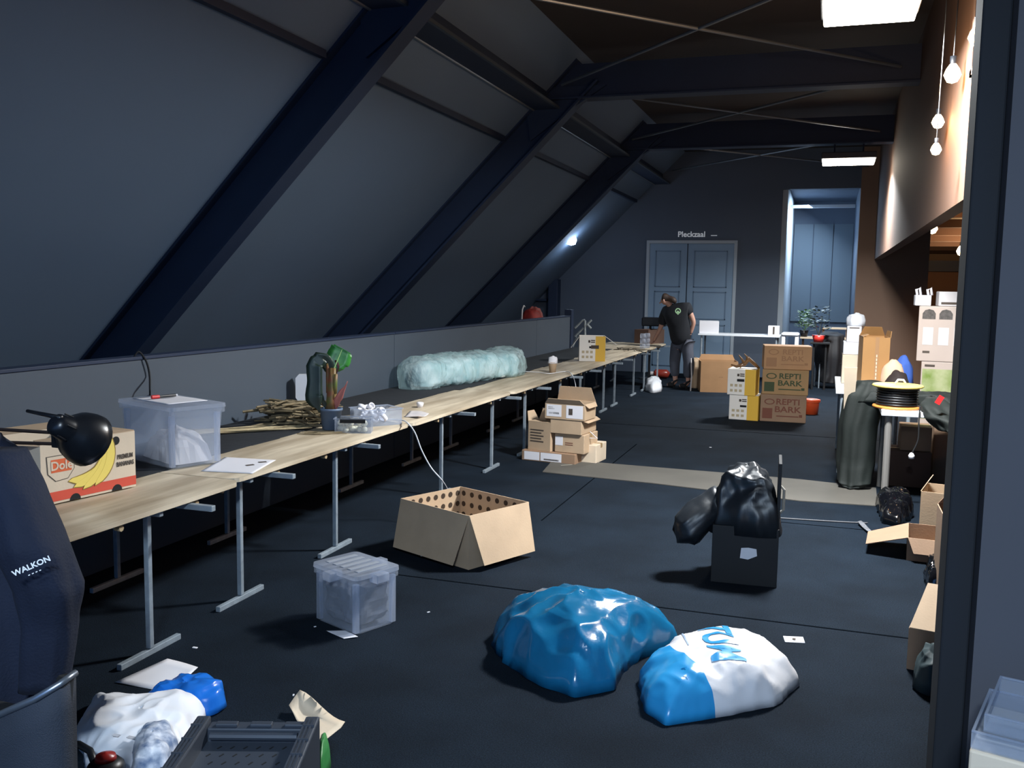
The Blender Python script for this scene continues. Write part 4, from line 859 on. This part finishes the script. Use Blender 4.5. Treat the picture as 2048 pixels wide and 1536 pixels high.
for u in (-.35, .35): MB().tube([(u*dw_[0], 0, dw_[2]), (u*dw_[0]-.01, 0, dw_[2]+.05), (u*dw_[0]+.02, 0, dw_[2]+.07), (u*dw_[0]+.03, 0, dw_[2])], .012, 8).build('handle', whitem, rw, True)
f0 = fr(1877, 1928, 611, z, 583, 9.4, 9.4); ru, du = carton('flat pale box with a dark slot beside the carrier pack', frame=f0, depth=.25, m=white2, tape=False, name='pale_box'); decal(ru, du, 'f', .1, .12, .85, .28, inkd, 'slot')
# heap behind reel
for k, (x, y, c, lab) in enumerate(((1792, 748, 'dbb79a', 'beige'), (1815, 745, '3c5fb0', 'blue'), (1797, 762, '2c211f', 'dark brown'))):
    p = aty(x, y, 9.0+.0*k); o = pillow('cloth_bundle', [(p.x+.1*math.cos(a*.6), p.y+.02-.0+.09*math.sin(a*.6)+(.0, .18, -.16)[k]) for a in range(11)], p.z+.07-.757 if k != 2 else .2, mat('bundle_'+lab.replace(' ', '_'), c, .8), None, k+3, .02, 12, nr=10, na=30, z0=.79 if k != 2 else .79); o.location.y += .35; tag(o, lab+' cloth bundle showing behind the cable reel', 'cloth')
# ---------------------------------------------------------------- rubber mat strip
b = MB(); up = [(1112, 914), (1180, 925), (1300, 935), (1450, 947), (1600, 960), (1752, 977)]; dn = [(1755, 1013), (1600, 1003), (1450, 985), (1300, 967), (1160, 953), (1085, 945)]
b.prism([tuple(at(x, y).xy) for x, y in up+dn], .001, .008); o = b.build('rubber_mat', mat('grey_mat', '55524c', .8, var=.2, vs=2, bump=.1, bs=80)); tag(o, 'long grey strip of matting lying across the carpet', 'mat')
sc = at(1133, 930, .009); m_ = MB().box(-.06, -.012, 0, .06, .012, .001).build('pale_mark', mat('mark_grey', '8f8b80'), o); m_.location = sc; m_.rotation_euler.z = .7
# ---------------------------------------------------------------- carton with air holes
Fp = at(937, 1140, 0); d_ = ray(937, 1032); t_ = (Fp.x*d_.x+Fp.y*d_.y)/(d_.x**2+d_.y**2); hh = CH+d_.z*t_
Lw = at(795, 998, hh); Rw = at(1058, 1004, hh); ex = (Rw-Fp); ey = (Lw-Fp); ex.z = ey.z = 0
ax = ex.normalized(); ay = Vector((-ax.y, ax.x, 0)); WD, DP = ex.length, ey.length; rz = math.atan2(ax.y, ax.x)
hb, hd = carton('open cardboard carton with rows of round air holes and hanging flaps', frame=(Fp, WD, hh, rz), depth=DP, open_=True, m=card, name='ventilated_carton', flaps=(('f', 252, hh*.93), ('l', 252, hh*.93), ('b', 256, hh*.9), ('r', 256, hh*.9)))
X, D, h = WD/2, DP/2, hh; hole = None
for side in 'br':
    W_ = WD if side == 'b' else DP; n = 8
    for i in range(n):
        for k in range(4):
            u = (i+.5)/n; z = h*(.88-.22*k)
            if hole is None:
                hole = MB().lathe([(.0001, 0), (.018, 0), (.018, .0015), (.0001, .0015)], n=14).build('air_hole', mat('hole_dark', '3a2c20', .9), hb)
                o = hole
            else: o = hole.copy(); COL.objects.link(o)
            if side == 'b': o.matrix_local = Matrix.Translation((-X+u*WD, D-.0065, z)) @ Matrix.Rotation(PI/2, 4, 'X')
            else: o.matrix_local = Matrix.Translation((X-.0065, -D+u*DP, z)) @ Matrix.Rotation(-PI/2, 4, 'Y')
# inner left wall holes
for i in range(7):
    for k in range(4):
        o = hole.copy(); COL.objects.link(o); o.matrix_local = Matrix.Translation((-X+.0065, -D+(i+.5)/7*DP, h*(.88-.22*k))) @ Matrix.Rotation(PI/2, 4, 'Y')
# ---------------------------------------------------------------- black crate with coat
A = at(1421, 1163); B = at(1553, 1176); wd = (B-A).length; rz = math.atan2(B.y-A.y, B.x-A.x); h = .34
ax = (B-A).normalized(); ay = Vector((-ax.y, ax.x, 0)); dp = .34
bc = thing('black_crate', 'black wooden crate with one tall side standing under the black rain jacket', 'crate', A+ax*wd/2+ay*dp/2, rz); X, D = wd/2, dp/2
bw = mat('black_wood', '0f1114', .6, var=.2, vs=8)
for nm, q_ in (('front_panel', (-X, -D, .0, X, -D+.015, h)), ('back_panel', (-X, D-.015, 0, X, D, h)), ('side_panel', (-X, -D+.015, 0, -X+.015, D-.015, h)), ('bottom_panel', (-X+.015, -D+.015, .01, X-.015, D-.015, .03))):
    MB().box(*q_, bev=.002).build(nm, bw, bc)
MB().box(X-.018, -D+.015, 0, X, D-.015, .72, bev=.002).build('tall_side_panel', bw, bc)
MB().tube([(X+.0, -.0, .40), (X+.02, 0, .42), (X+.02, 0, .54), (X, 0, .56)], .008, 8).build('handle', mat('pale_handle', 'a8a298'), bc)
MB().prism([(-.045, -.03), (.0, -.035), (.05, -.01), (.045, .03), (0, .035), (-.04, .03)], 0, .001, Matrix.Translation((.02, -D-.0015, h*.55)) @ RX).build('white_tag', whitem, bc)
rain = mat('black_rain_jacket', '202429', .38, bump=.1, bs=20)
cw = bc.location
def cpt(x, y): return (cw+Matrix.Rotation(rz, 3, 'Z') @ Vector((x, y, 0))).xy
o = pillow('rain_jacket', [cpt(*q_) for q_ in ((-X*.92, -D*.85), (X*.8, -D*.85), (X*.8, D*.85), (0, D*.9), (-X*.92, D*.8))], .36, rain, None, 12, .05, 6, z0=.28, nr=26, na=90, p=3.2); tag(o, 'shiny black rain jacket bunched up in the black crate', 'jacket')
ss = thing('jacket_sleeve', 'black sleeve of the rain jacket hanging out to the left of the crate', 'jacket', (at(1385, 1100).x, at(1385, 1140).y, 0)); o0 = ss.location.copy(); yb = bc.location.y
sl = [aty(1445, 990, yb), aty(1425, 1015, yb), aty(1400, 1035, yb-.05), aty(1372, 1060, yb-.1), aty(1355, 1062, yb-.12)]
b = MB(); b.tube([q_-o0 for q_ in sl], [.07, .10, .10, .095, .06], 18); bmesh.ops.subdivide_edges(b.b, edges=b.b.edges[:], cuts=2, use_grid_fill=True)
for v in b.b.verts: v.co += Vector((1, 1, 1)).normalized()*.0 + (v.co-((sl[2]-o0))).normalized()*.018*crease(v.co, 9, 3)
b.build('cloth', rain, ss, True)
# ---------------------------------------------------------------- blue bag and white bag
bluep = mat('blue_film', '1a6f9c', .2, var=.35, vs=3, spec=.6, bump=.4, bs=11)
o = pillow('plastic_bag', [at(x, y).xy for x, y in ((998, 1275), (1030, 1250), (1070, 1262), (1150, 1245), (1250, 1250), (1335, 1280), (1350, 1295), (1270, 1325), (1225, 1378), (1150, 1394), (1090, 1372), (1010, 1325))], .25, bluep, None, 22, .045, 3.6, nr=44, na=150, p=2.4)
tag(o, 'shiny crumpled blue plastic bag lying on the carpet', 'bag')
A = at(1300, 1390); B = at(1570, 1345); axd = (B-A).normalized(); t0 = (at(1350, 1375)-A).dot(axd)
fp = [(1284, 1362), (1345, 1322), (1440, 1302), (1530, 1308), (1588, 1372), (1540, 1412), (1440, 1434), (1332, 1452), (1292, 1424)]
wbag = pillow('plastic_bag', [at(x, y).xy for x, y in fp], .17, [mat('white_film', 'd8d6d8', .35, spec=.5, bump=.3, bs=9), mat('blue_band', '2a8fc8', .3)], None, 33, .022, 5, nr=44, na=150, p=3.2, cut=(A+axd*t0, axd), matf=lambda c: 1 if (Vector((c.x, c.y, 0))-A).dot(axd) < t0 else 0)
tag(wbag, 'white plastic bag with blue letters and band, beside the larger blue bag', 'bag')
bm2 = bmesh.new(); bm2.from_mesh(wbag.data); bv = BVHTree.FromBMesh(bm2)
def drape(s, size, cpx, ang, m, parent):
    me = text_mesh(s, size, 0); c = at(*cpx, .15)-wbag.location; M = Matrix.Translation((c.x, c.y, 0)) @ Matrix.Rotation(ang, 4, 'Z'); me.transform(M)
    bb = bmesh.new(); bb.from_mesh(me)
    for f in [f for f in bb.faces if abs(f.normal.z) < .5]: bb.faces.remove(f)
    xs = [v.co.x for v in bb.verts]; ys = [v.co.y for v in bb.verts]
    for axis, lo, hi in ((0, min(xs), max(xs)), (1, min(ys), max(ys))):
        v = lo
        while v < hi:
            pc_ = Vector((v, 0, 0)) if axis == 0 else Vector((0, v, 0)); no = Vector((1, 0, 0)) if axis == 0 else Vector((0, 1, 0))
            bmesh.ops.bisect_plane(bb, geom=bb.verts[:]+bb.edges[:]+bb.faces[:], plane_co=pc_, plane_no=no); v += .008
    for v in bb.verts:
        h_ = bv.ray_cast(Vector((v.co.x, v.co.y, 1)), Vector((0, 0, -1)))
        v.co.z = (h_[0].z if h_[0] else 0)+.0035
    bb.to_mesh(me); bb.free(); me.materials.clear(); me.materials.append(m); o = bpy.data.objects.new('lettering', me); COL.objects.link(o); o.parent = parent
a0 = math.atan2((at(1462, 1335)-at(1425, 1262)).y, (at(1462, 1335)-at(1425, 1262)).x)
drape('TUM', .2, (1436, 1296), a0, MATS['blue_band'], wbag)
drape('-----------', .05, (1372, 1286), a0, mat('grey_blue_print', '8fa4bd'), wbag); drape('*  *', .05, (1365, 1345), a0, MATS['blue_band'], wbag)
# ---------------------------------------------------------------- floor scraps
def scrap(label, pts, m=whitem, curl=.01, seed=1, cat='paper', name='paper_scrap', z=.003):
    o = sheet(name, [at(x, y, 0) for x, y in pts], m, z, curl=curl, seed=seed, nx=8, ny=6); return tag(o, label, cat)
scrap('small white tag on the carpet right of the white bag', ((1570, 1285), (1610, 1287), (1606, 1275), (1566, 1273)), curl=0, name='white_tag')
MB().box(-.008, -.012, 0, .008, .012, .001).build('print', inkd, bpy.data.objects['white_tag.001'] if 'white_tag.001' in bpy.data.objects else bpy.data.objects['white_tag']).location = (0, 0, .005)
scrap('white paper sheet with grey tape on the carpet near the front table foot', ((230, 1366), (340, 1386), (396, 1340), (335, 1320)), seed=2, name='paper_sheet')
scrap('curled white paper behind the black folding crate', ((578, 1430), (640, 1490), (690, 1450), (600, 1413)), curl=.06, seed=5, name='paper_sheet', m=card3)
for k, (x, y, s) in enumerate(((390, 1296, .012), (857, 1225, .008), (587, 1391, .007), (1421, 895, .012), (630, 1254, .006), (843, 1112, .012))):
    p = at(x, y); o = MB().box(-s, -s*.5, 0, s, s*.5, .004, bev=.001).build('carpet_crumb', whitem); o.location = p; o.rotation_euler.z = k
    tag(o, ('white crumb on the carpet beside the nearest table foot', 'tiny white crumb right of the floor storage box', 'tiny white crumb above the curled paper', 'white crumb on the carpet before the yellow cartons', 'tiny white crumb at the left foot of the floor storage box', 'white crumb below the carton with air holes')[k], 'crumb', 'crumbs on the carpet')
# ---------------------------------------------------------------- front left heap
bb2 = mat('bright_blue_film', '1f6fd0', .25, spec=.6)
o = pillow('plastic_bag', [at(x, y).xy for x, y in ((290, 1400), (340, 1378), (395, 1376), (448, 1412), (412, 1432), (330, 1430))], .07, bb2, None, 41, .03, 9, nr=24, na=80); tag(o, 'bright blue plastic bag behind the large white bag', 'bag')
o = pillow('plastic_bag', [at(x, y).xy for x, y in ((150, 1478), (190, 1408), (250, 1416), (370, 1410), (408, 1432), (385, 1480), (345, 1560), (260, 1590), (190, 1560))], .11, mat('white_sack', 'e8eaf0', .55), None, 43, .03, 5, nr=34, na=100, p=3); tag(o, 'large flat white plastic bag beside the black folding crate', 'bag')
wsk = o
for (x, y, w_) in ((265, 1482, .02), (232, 1477, .012), (300, 1475, .02)):
    p = at(x, y, .115)-o.location; MB().box(-w_, -.008, 0, w_, .008, .001, Matrix.Translation(p+Vector((0, 0, .012)))).build('print', mat('pale_grey_print', 'b8bac2'), o)
pat = mat('patterned_cloth', 'e3e8f2', .7, var=.6, vs=22, hex2='5d7396')
p_ = [at(x, y).xy for x, y in ((268, 1560), (290, 1515), (335, 1512), (345, 1545), (330, 1600), (270, 1600))]
o = pillow('cloth_bag', p_, .09, pat, None, 47, .02, 9, nr=20, na=60, z0=.06); tag(o, 'white cloth with blue pattern wedged against the folding crate', 'cloth')
# folding crate
zt = .30; A = at(395, 1430, zt); B = at(640, 1432, zt); ex = (B-A); rz = math.atan2(ex.y, ex.x); wd = ex.length; ax = ex.normalized(); ay = Vector((-ax.y, ax.x, 0)); dp = .58
fc = thing('folding_crate', 'black plastic folding crate with slotted floor at the bottom edge', 'crate', Vector((A.x, A.y, 0))+ax*wd/2-ay*dp/2, rz); X, D = wd/2, dp/2; g = mat('crate_black', '363c46', .45)
MB().box(-X+.03, -D+.03, .0, X-.03, D-.03, .235, bev=.004).build('base', g, fc)
slot = None
for i in range(6):
    for j_ in range(10):
        if slot is None: slot = MB().box(-.0025, -.009, 0, .0025, .009, .001).build('slot', mat('slot_black', '05070a', .9), fc); o = slot
        else: o = slot.copy(); COL.objects.link(o)
        o.location = (-X+.075+(i+.5*(j_ % 2))*(wd-.15)/6, -D+.06+j_*.048, .2352); o.rotation_euler.z = -.5
for a in (-1, 1):
    w_ = MB().box(a*X-(.045 if a > 0 else 0), -D, .0, a*X+(.045 if a < 0 else 0), D, zt, bev=.006).build('folded_side', g, fc)
    for k in range(3): MB().box(a*(X-.038+.012*k)-.003, -D+.02, zt, a*(X-.038+.012*k)+.003, D-.02, zt+.006).build('rib', g, w_)
    for k in range(6): MB().box(a*(X-.022)-.018, -D+.05+k*.09, zt, a*(X-.022)+.018, -D+.056+k*.09, zt+.008).build('rib', g, w_)
w_ = MB().box(-X+.045, D-.05, 0, X-.045, D, zt-.02, bev=.005).build('end_wall', g, fc)
for k in range(3): MB().box(-X+.07+.11*k, D-.045, zt-.02, -X+.14+.11*k, D-.02, zt-.008, bev=.003).build('latch', g, w_)
MB().tube([(-X+.06, D-.065, .262), (X-.06, D-.065, .262)], .012, 8).build('hinge_bar', g, fc)
o = pillow('green_bag', [at(x, y).xy for x, y in ((642, 1500), (655, 1490), (660, 1540), (640, 1580), (630, 1560))], .1, mat('green_film', '3f8f4c', .4), None, 3, .01, 10, nr=10, na=30); tag(o, 'sliver of a green bag right of the folding crate', 'bag')
p = at(212, 1540, .14); tl = thing('strap_tool', 'black handled tool with a round red cap on the white bag', 'tool', (p.x, p.y, .13))
MB().lathe([(.001, -.01), (.05, -.01), (.06, .01), (.055, .03), (.04, .045), (.001, .05)], n=20).build('body', blk, tl, True); MB().lathe([(.001, .052), (.034, .046), (.03, .06), (.001, .07)], n=20).build('red_cap', mat('deep_red', '9c2622', .35), tl, True)
h1 = at(156, 1488, .16)-tl.location; MB().tube([h1, h1*.55+Vector((0, 0, .02)), (-.04, .0, .01)], .012, 8).build('handle', blk, tl, True)
# ---------------------------------------------------------------- jacket on chair at the left
YJ = 2.2; o0 = Vector((aty(20, 1100, YJ).x, YJ, 0))
hc = thing('office_chair', 'high backed chair hidden beneath the navy jacket at the left edge', 'chair', o0+Vector((-.12, .0, 0)))
MB().box(-.2, -.03, .55, .2, .03, 1.1, bev=.02).build('backrest', blkm, hc); MB().box(-.45, .04, .42, -.05, .4, .48, bev=.02).build('seat', blkm, hc)
for a in (-.42, -.08):
    for c in (.07, .37): MB().tube([(a, c, 0), (a, c, .43)], .014).build('leg', blk, hc)
navy = mat('navy_fleece', '121c32', .85, var=.2, vs=5, bump=.25, bs=120)
nj = thing('jacket', 'navy blue jacket with white sleeve lettering, draped over a chair at the left edge', 'jacket', o0)
R_ = lambda x, y, Y=YJ: aty(x, y, Y)-o0
loft('body', [(R_(-70, 868), .11, .09, 0), (R_(-65, 900), .17, .12, 0), (R_(-55, 980), .19, .14, 0), (R_(-45, 1090), .235, .16, 0), (R_(-35, 1200), .255, .17, 0), (R_(-25, 1300), .26, .16, 0), (R_(-20, 1380), .25, .15, 0)], navy, nj, 5, .09, 1)
loft('sleeve', [(R_(0, 900, YJ-.12), .07, .07, 0), (R_(28, 980, YJ-.14), .085, .08, 0), (R_(62, 1090, YJ-.15), .10, .09, 0), (R_(95, 1170, YJ-.12), .10, .085, 0), (R_(100, 1250, YJ-.1), .08, .07, 0), (R_(88, 1375, YJ-.1), .07, .06, 0)], navy, nj, 3, .1, 5)
p = aty(57, 1135, YJ-.27)-o0; fdir = (O-o0-p); fdir.z = 0; ang_ = math.atan2(fdir.y, fdir.x)+PI/2
MT = Matrix.Translation(p) @ Matrix.Rotation(ang_, 4, 'Z') @ RX @ Matrix.Rotation(.35, 4, 'Z') @ Matrix.Translation((.008, 0, 0))
text('WALKON', .022, MT, MATS['glowing_white_print'], nj); text('- - - -', .016, MT @ Matrix.Translation((0, -.019, 0)), MATS['glowing_white_print'], nj)  # same faintly emissive white on the sleeve lettering
# foreground mesh chair
YC = 1.72; p0 = aty(60, 1400, YC); mc = thing('mesh_chair', 'grey mesh chair back with a metal rim at the bottom left corner', 'chair', (p0.x, YC, 0)); o0 = mc.location.copy()
rimp = [aty(x, y, Y)-o0 for x, y, Y in ((-120, 1485, YC+.12), (-50, 1452, YC+.04), (20, 1420, YC), (70, 1398, YC), (120, 1368, YC+.03), (152, 1345, YC+.08))]
MB().tube(rimp, .009, 8).build('metal_rim', mat('rim_metal', '8f97a2', .35, .8), mc, True)
b = MB(); pv = None
for q_ in rimp:
    r = [b.b.verts.new((q_.x*(1-.15*k/6), q_.y, q_.z-k*.085)) for k in range(7)]
    if pv: b.skin(pv, r, False)
    pv = r
o = b.build('mesh_back', mat('mesh_grey', '2a303b', .8, bump=.4, bs=300), mc, True); md = o.modifiers.new('t', 'SOLIDIFY'); md.thickness = .006
e_ = rimp[-1]; MB().tube([e_+Vector((-.02, -.012, -.01)), e_+Vector((-.04, -.02, -.3)), e_+Vector((-.05, -.02, -.6))], [.022, .024, .02], 8).build('upright', mat('strap_black', '06080c', .9), mc, True)
MB().box(-.75, -.1, .4, -.33, .35, .44, bev=.015).build('seat', blkm, mc)
for a in (-.72, -.36):
    for c in (-.06, .3): MB().tube([(a, c, 0), (a, c, .4)], .012).build('leg', blk, mc)
# ---------------------------------------------------------------- right edge cartons
a1, ad1 = carton('open carton by the pillar, tallest of the lower right ones', frame=fr(1836, 1912, 1082, 0, 982, 6.9, 6.85), depth=.34, open_=True, m=card, group='cartons by the pillar', flaps=(('l', 60, .08),))
a2, ad2 = carton('low open carton with a flap spread left on the carpet', frame=fr(1812, 1900, 1125, 0, 1075, 6.32, 6.3), depth=.42, open_=True, m=card2, group='cartons by the pillar', flaps=(('l', 198, .26), ('f', 240, .1)))
a3, ad3 = carton('carton mostly hidden behind the pillar edge', frame=fr(1877, 1960, 1175, 0, 1030, 5.55, 5.55), depth=.3, open_=True, m=card2, group='cartons by the pillar', flaps=(('b', 70, .06),))
a4, ad4 = carton('nearest carton by the pillar, with its slanting lid coloured paler as if lit', frame=fr(1812, 1930, 1345, 0, 1255, 4.45, 4.4), depth=.32, open_=True, m=card2, group='cartons by the pillar', flaps=(('f', 28, .3),), parent_mat=card)  # lid uses lighter cardboard than the body to stand for light on it
gb = mat('black_film', '0a0b0f', .12, spec=.8)
o = pillow('bin_bag', [at(x, y).xy for x, y in ((1755, 1010), (1815, 1000), (1822, 1035), (1800, 1055), (1765, 1048))], .16, gb, None, 51, .035, 9, nr=24, na=70); tag(o, 'shiny black bin bag on the carpet left of the tall open carton', 'bag')
o = pillow('bin_bag', [at(x, y).xy for x, y in ((1850, 1150), (1872, 1140), (1885, 1165), (1885, 1190), (1856, 1185))], .15, gb, None, 53, .03, 9, nr=20, na=60); tag(o, 'shiny black bin bag between the low carton and the pillar', 'bag')
o = pillow('cloth_heap', [at(x, y).xy for x, y in ((1845, 1355), (1890, 1350), (1900, 1380), (1860, 1392), (1838, 1380))], .16, mat('dark_teal_cloth', '1f3338', .7), None, 55, .03, 9, nr=20, na=60); tag(o, 'dark teal cloth in front of the nearest carton by the pillar', 'cloth')
scrap('grey paper shreds beside the black bin bag', ((1715, 1050), (1735, 1068), (1750, 1070), (1722, 1046)), m=MATS['grey_packing'], curl=.03)
cable('thin_cable', 'thin grey cable running over the carpet towards the black bin bag', [at(1545, 1035, .006), at(1620, 1040, .006), at(1690, 1044, .006), at(1735, 1046, .006)], mat('cable_grey', '5a5a5e'), .005)
# clear boxes on white carton at the bottom right
f0 = fr(1938, 2120, 1500, 0, 1500, 2.35, 2.3); zc = aty(1945, 1500, 2.35).z; f0 = (f0[0], f0[1], zc, f0[3])
r, d = carton('white carton beneath the clear boxes in the bottom right corner', frame=f0, depth=.3, m=card3, tape=False, name='white_carton')
for k, (dx, dz, lab) in enumerate(((0, 0, 'front clear plastic box tray in the bottom right corner'), (.02, .042, 'upper clear plastic tray nested in the bottom right corner'))):
    t = thing('clear_tray', lab, 'tray', r.location+Vector((dx, -.0, zc+.002+dz)), r.rotation_euler.z, 'clear trays in the bottom right corner'); X, D, h, g_ = d[0]/2*(.98-.04*k), .145-.01*k, .04, .003
    b = MB(); b.box(-X, -D, 0, X, D, g_); b.box(-X, -D, g_, X, -D+g_, h); b.box(-X, D-g_, g_, X, D, h); b.box(-X, -D+g_, g_, -X+g_, D-g_, h); b.box(X-g_, -D+g_, g_, X, D-g_, h); b.build('tray', clr, t)
    for q_ in ((-X, -D, X, -D+.006), (-X, D-.006, X, D), (-X, -D, -X+.006, D)): MB().box(q_[0], q_[1], h, q_[2], q_[3], h+.004).build('rim', clr2, t)
# ---------------------------------------------------------------- behind the parapet
struct(MB().box(-4.9, 12, 1.08, -4.1, 14.5, 1.12).build('trim_6', dsteel))
pz = 1.121
for k, (x, Y, c, lab, w_, h_) in enumerate(((1075, 12.9, 'a03028', 'larger red bag showing above the parapet', .2, .22), (1119, 13.8, 'a85850', 'smaller pinkish bag above the parapet by the end post', .1, .24))):
    X_ = -4.45; p = Vector((X_, 0)); p.y = atx(x, 640, X_).y; o = pillow('cloth_bag', [(X_+.16*math.cos(a*.6), min(p.y, 14.3)+w_*math.sin(a*.6)) for a in range(11)], h_, mat('red_bag_%s' % 'ab'[k], c, .7, var=.5, vs=9), None, 61+k, .03, 9, nr=12, na=40, z0=pz); tag(o, lab, 'bag')
p = atx(1047, 640, -4.4); t = thing('bag_handle', 'pale arched handle sticking up above the parapet', 'handle', (p.x, p.y, pz)); MB().tube([(0, -.09, 0), (0, -.07, .22), (0, 0, .28), (0, .05, .26)], .012, 8).build('loop', white2, t, True)
YR = 15.7; p = aty(1170, 700, YR); rl = thing('stair_railing', 'stair railing with pale striped tape beyond the end of the parapet', 'railing', (p.x, YR, 0)); o0 = rl.location.copy()
tape_ = mat('pale_tape', 'a4adb0', .5, var=.3, vs=30)
Q = lambda x, y: aty(x, y, YR)-o0
MB().tube([Q(1170, 641), Q(1170, 672), Vector((0, 0, 0))+Vector((Q(1170, 672).x, 0, 0))], .02, 8).build('post', tape_, rl)
MB().tube([Q(1150, 656), Q(1165, 641), Q(1170, 640)], .018, 8).build('rail', tape_, rl); MB().tube([Q(1150, 673), Q(1167, 656)], .018, 8).build('rail', tape_, rl)
MB().tube([Q(1171, 652), Q(1183, 640)], .018, 8).build('rail', tape_, rl); MB().tube([Q(1175, 649), Q(1182, 657)], .02, 8).build('rail', tape_, rl)
MB().tube([Q(1143, 698), Q(1154, 674)], .018, 8).build('rail', tape_, rl)
# ---------------------------------------------------------------- person
YP = 16.0
pe = thing('person', 'person with brown ponytail, black shirt and grey trousers bending over the far table', 'person', (at(1362, 776).x, YP, 0)); o0 = pe.location.copy()
def PP(x, y, dY=0): return aty(x, y, YP+dY)-o0
def skinned(name, J, E, m, parent, root=0, sub=2):
    me = bpy.data.meshes.new(name); me.from_pydata([tuple(j[0]) for j in J], E, []); o = bpy.data.objects.new(name, me); COL.objects.link(o)
    md = o.modifiers.new('skin', 'SKIN'); md.use_smooth_shade = True
    for i, j in enumerate(J): r = j[1]; me.skin_vertices[0].data[i].radius = r if isinstance(r, tuple) else (r, r)
    me.skin_vertices[0].data[root].use_root = True
    s_ = o.modifiers.new('sub', 'SUBSURF'); s_.levels = s_.render_levels = sub
    me.materials.append(m); o.parent = parent
    return o
skinm = mat('skin', 'b58a78', .6)
pel, wai, che, nek, hed = PP(1364, 683), PP(1362, 662, .0), PP(1352, 630), PP(1341, 611), PP(1328, 600)
shL, shR = PP(1332, 622, .12), PP(1376, 615, -.06); elL, haL = PP(1321, 656, .15), PP(1307, 683, .2); elR, haR = PP(1388, 645, -.05), PP(1381, 668, -.02)
hpL, hpR = PP(1353, 690, .06), PP(1374, 690, -.04); knL, knR = PP(1349, 728, .04), PP(1378, 728, -.04)
anL, anR = PP(1351, 764, .05), PP(1376, 765, -.05); anL.z = anR.z = .09; toL = anL+Vector((-.15, .03, -.055)); toR = anR+Vector((-.15, .03, -.055))
J = [(pel, .12), (wai, .12), (che, .13), (nek, .055), (PP(1335, 605), .055), (hed, .085), (PP(1323, 606), .06), (shL, .06), (elL, .042), (haL, .028), (shR, .06), (elR, .042), (haR, .028), (hpL, .09), (knL, .06), (anL, .038), (toL, .035), (hpR, .09), (knR, .06), (anR, .038), (toR, .035)]
Ed = [(0, 1), (1, 2), (2, 3), (3, 4), (4, 5), (5, 6), (2, 7), (7, 8), (8, 9), (2, 10), (10, 11), (11, 12), (0, 13), (13, 14), (14, 15), (15, 16), (0, 17), (17, 18), (18, 19), (19, 20)]
skinned('body', J, Ed, skinm, pe)
shirt = mat('black_shirt', '0e121a', .85); tro = mat('grey_trousers', '4a4e5a', .85, var=.2, vs=8)
skinned('shirt', [(PP(1361, 694), (.2, .19)), (PP(1362, 664), (.215, .2)), (PP(1354, 632), (.225, .19)), (PP(1345, 613), .10), (shL, .105), ((shL+elL)/2, .095), ((shL*.15+elL*.85), .085), (shR, .105), ((shR*.45+elR*.55), .085)], [(0, 1), (1, 2), (2, 3), (2, 4), (4, 5), (5, 6), (2, 7), (7, 8)], shirt, pe)
skinned('trousers', [(pel, .12), (hpL, .115), (knL, .095), (knL*.3+anL*.7, .075), (hpR, .115), (knR, .095), (knR*.25+anR*.75, .085)], [(0, 1), (1, 2), (2, 3), (0, 4), (4, 5), (5, 6)], tro, pe)
for a, t_ in ((anL, toL), (anR, toR)):
    skinned('shoe', [(a+Vector((.03, 0, -.03)), .055), (t_+Vector((.0, 0, .012)), .045), (a+Vector((0, 0, .06)), .055)], [(0, 1), (0, 2)], blkm, pe)
hair = mat('brown_hair', '3c2c24', .6, var=.4, vs=30, bump=.3, bs=60)
skinned('hair', [(hed+Vector((-.03, -.0, .045)), .085), (hed+Vector((.03, -.02, .04)), .09), (hed+Vector((.09, -.03, .03)), .045), (hed+Vector((.17, -.05, .01)), .065), (hed+Vector((.22, -.06, -.05)), .03)], [(0, 1), (1, 2), (2, 3), (3, 4)], hair, pe)
fd = (PP(1318, 606)-hed).normalized()
MB().tube([hed+fd*.05+Vector((0, 0, -.0)), hed+fd*.085+Vector((0, 0, -.015))], [.010, .014], 8).build('nose', skinm, pe, True)
MB().lathe([(.001, -.028), (.014, -.02), (.018, 0), (.012, .02), (.001, .028)], n=10, M=Matrix.Translation(hed+Vector((.01, -.09, -.01)))).build('ear', skinm, pe, True)
for hand, el in ((haL, elL), (haR, elR)):
    dr = (hand-el).normalized(); sd = dr.cross(Vector((0, 1, 0))).normalized(); up_ = sd.cross(dr)
    for k in range(4):
        b_ = hand+up_*(k-1.5)*.019; l_ = (.065, .075, .07, .055)[k]
        MB().tube([b_, b_+dr*l_*.5-sd*.004, b_+dr*l_*.8-sd*.02], [.010, .009, .007], 8).build('finger', skinm, pe, True)
    MB().tube([hand+up_*.03-dr*.02, hand+up_*.055+dr*.02, hand+up_*.055+dr*.045], [.011, .010, .008], 8).build('thumb', skinm, pe, True)
lg = aty(1356, 622, YP-.225)-o0; gm = mat('green_logo', '9fc79a', .6)
lgd = Matrix.Translation(lg) @ Matrix.Rotation(.12, 4, 'Z') @ RX
MB().lathe([(.032, 0), (.048, 0), (.048, .002), (.032, .002), (.032, 0)], n=24, M=lgd).build('round_logo', gm, pe)
MB().prism([(-.01, -.06), (.012, -.06), (.025, -.02), (.0, .01), (-.02, -.01)], 0, .002, lgd).build('logo_mark', gm, pe)
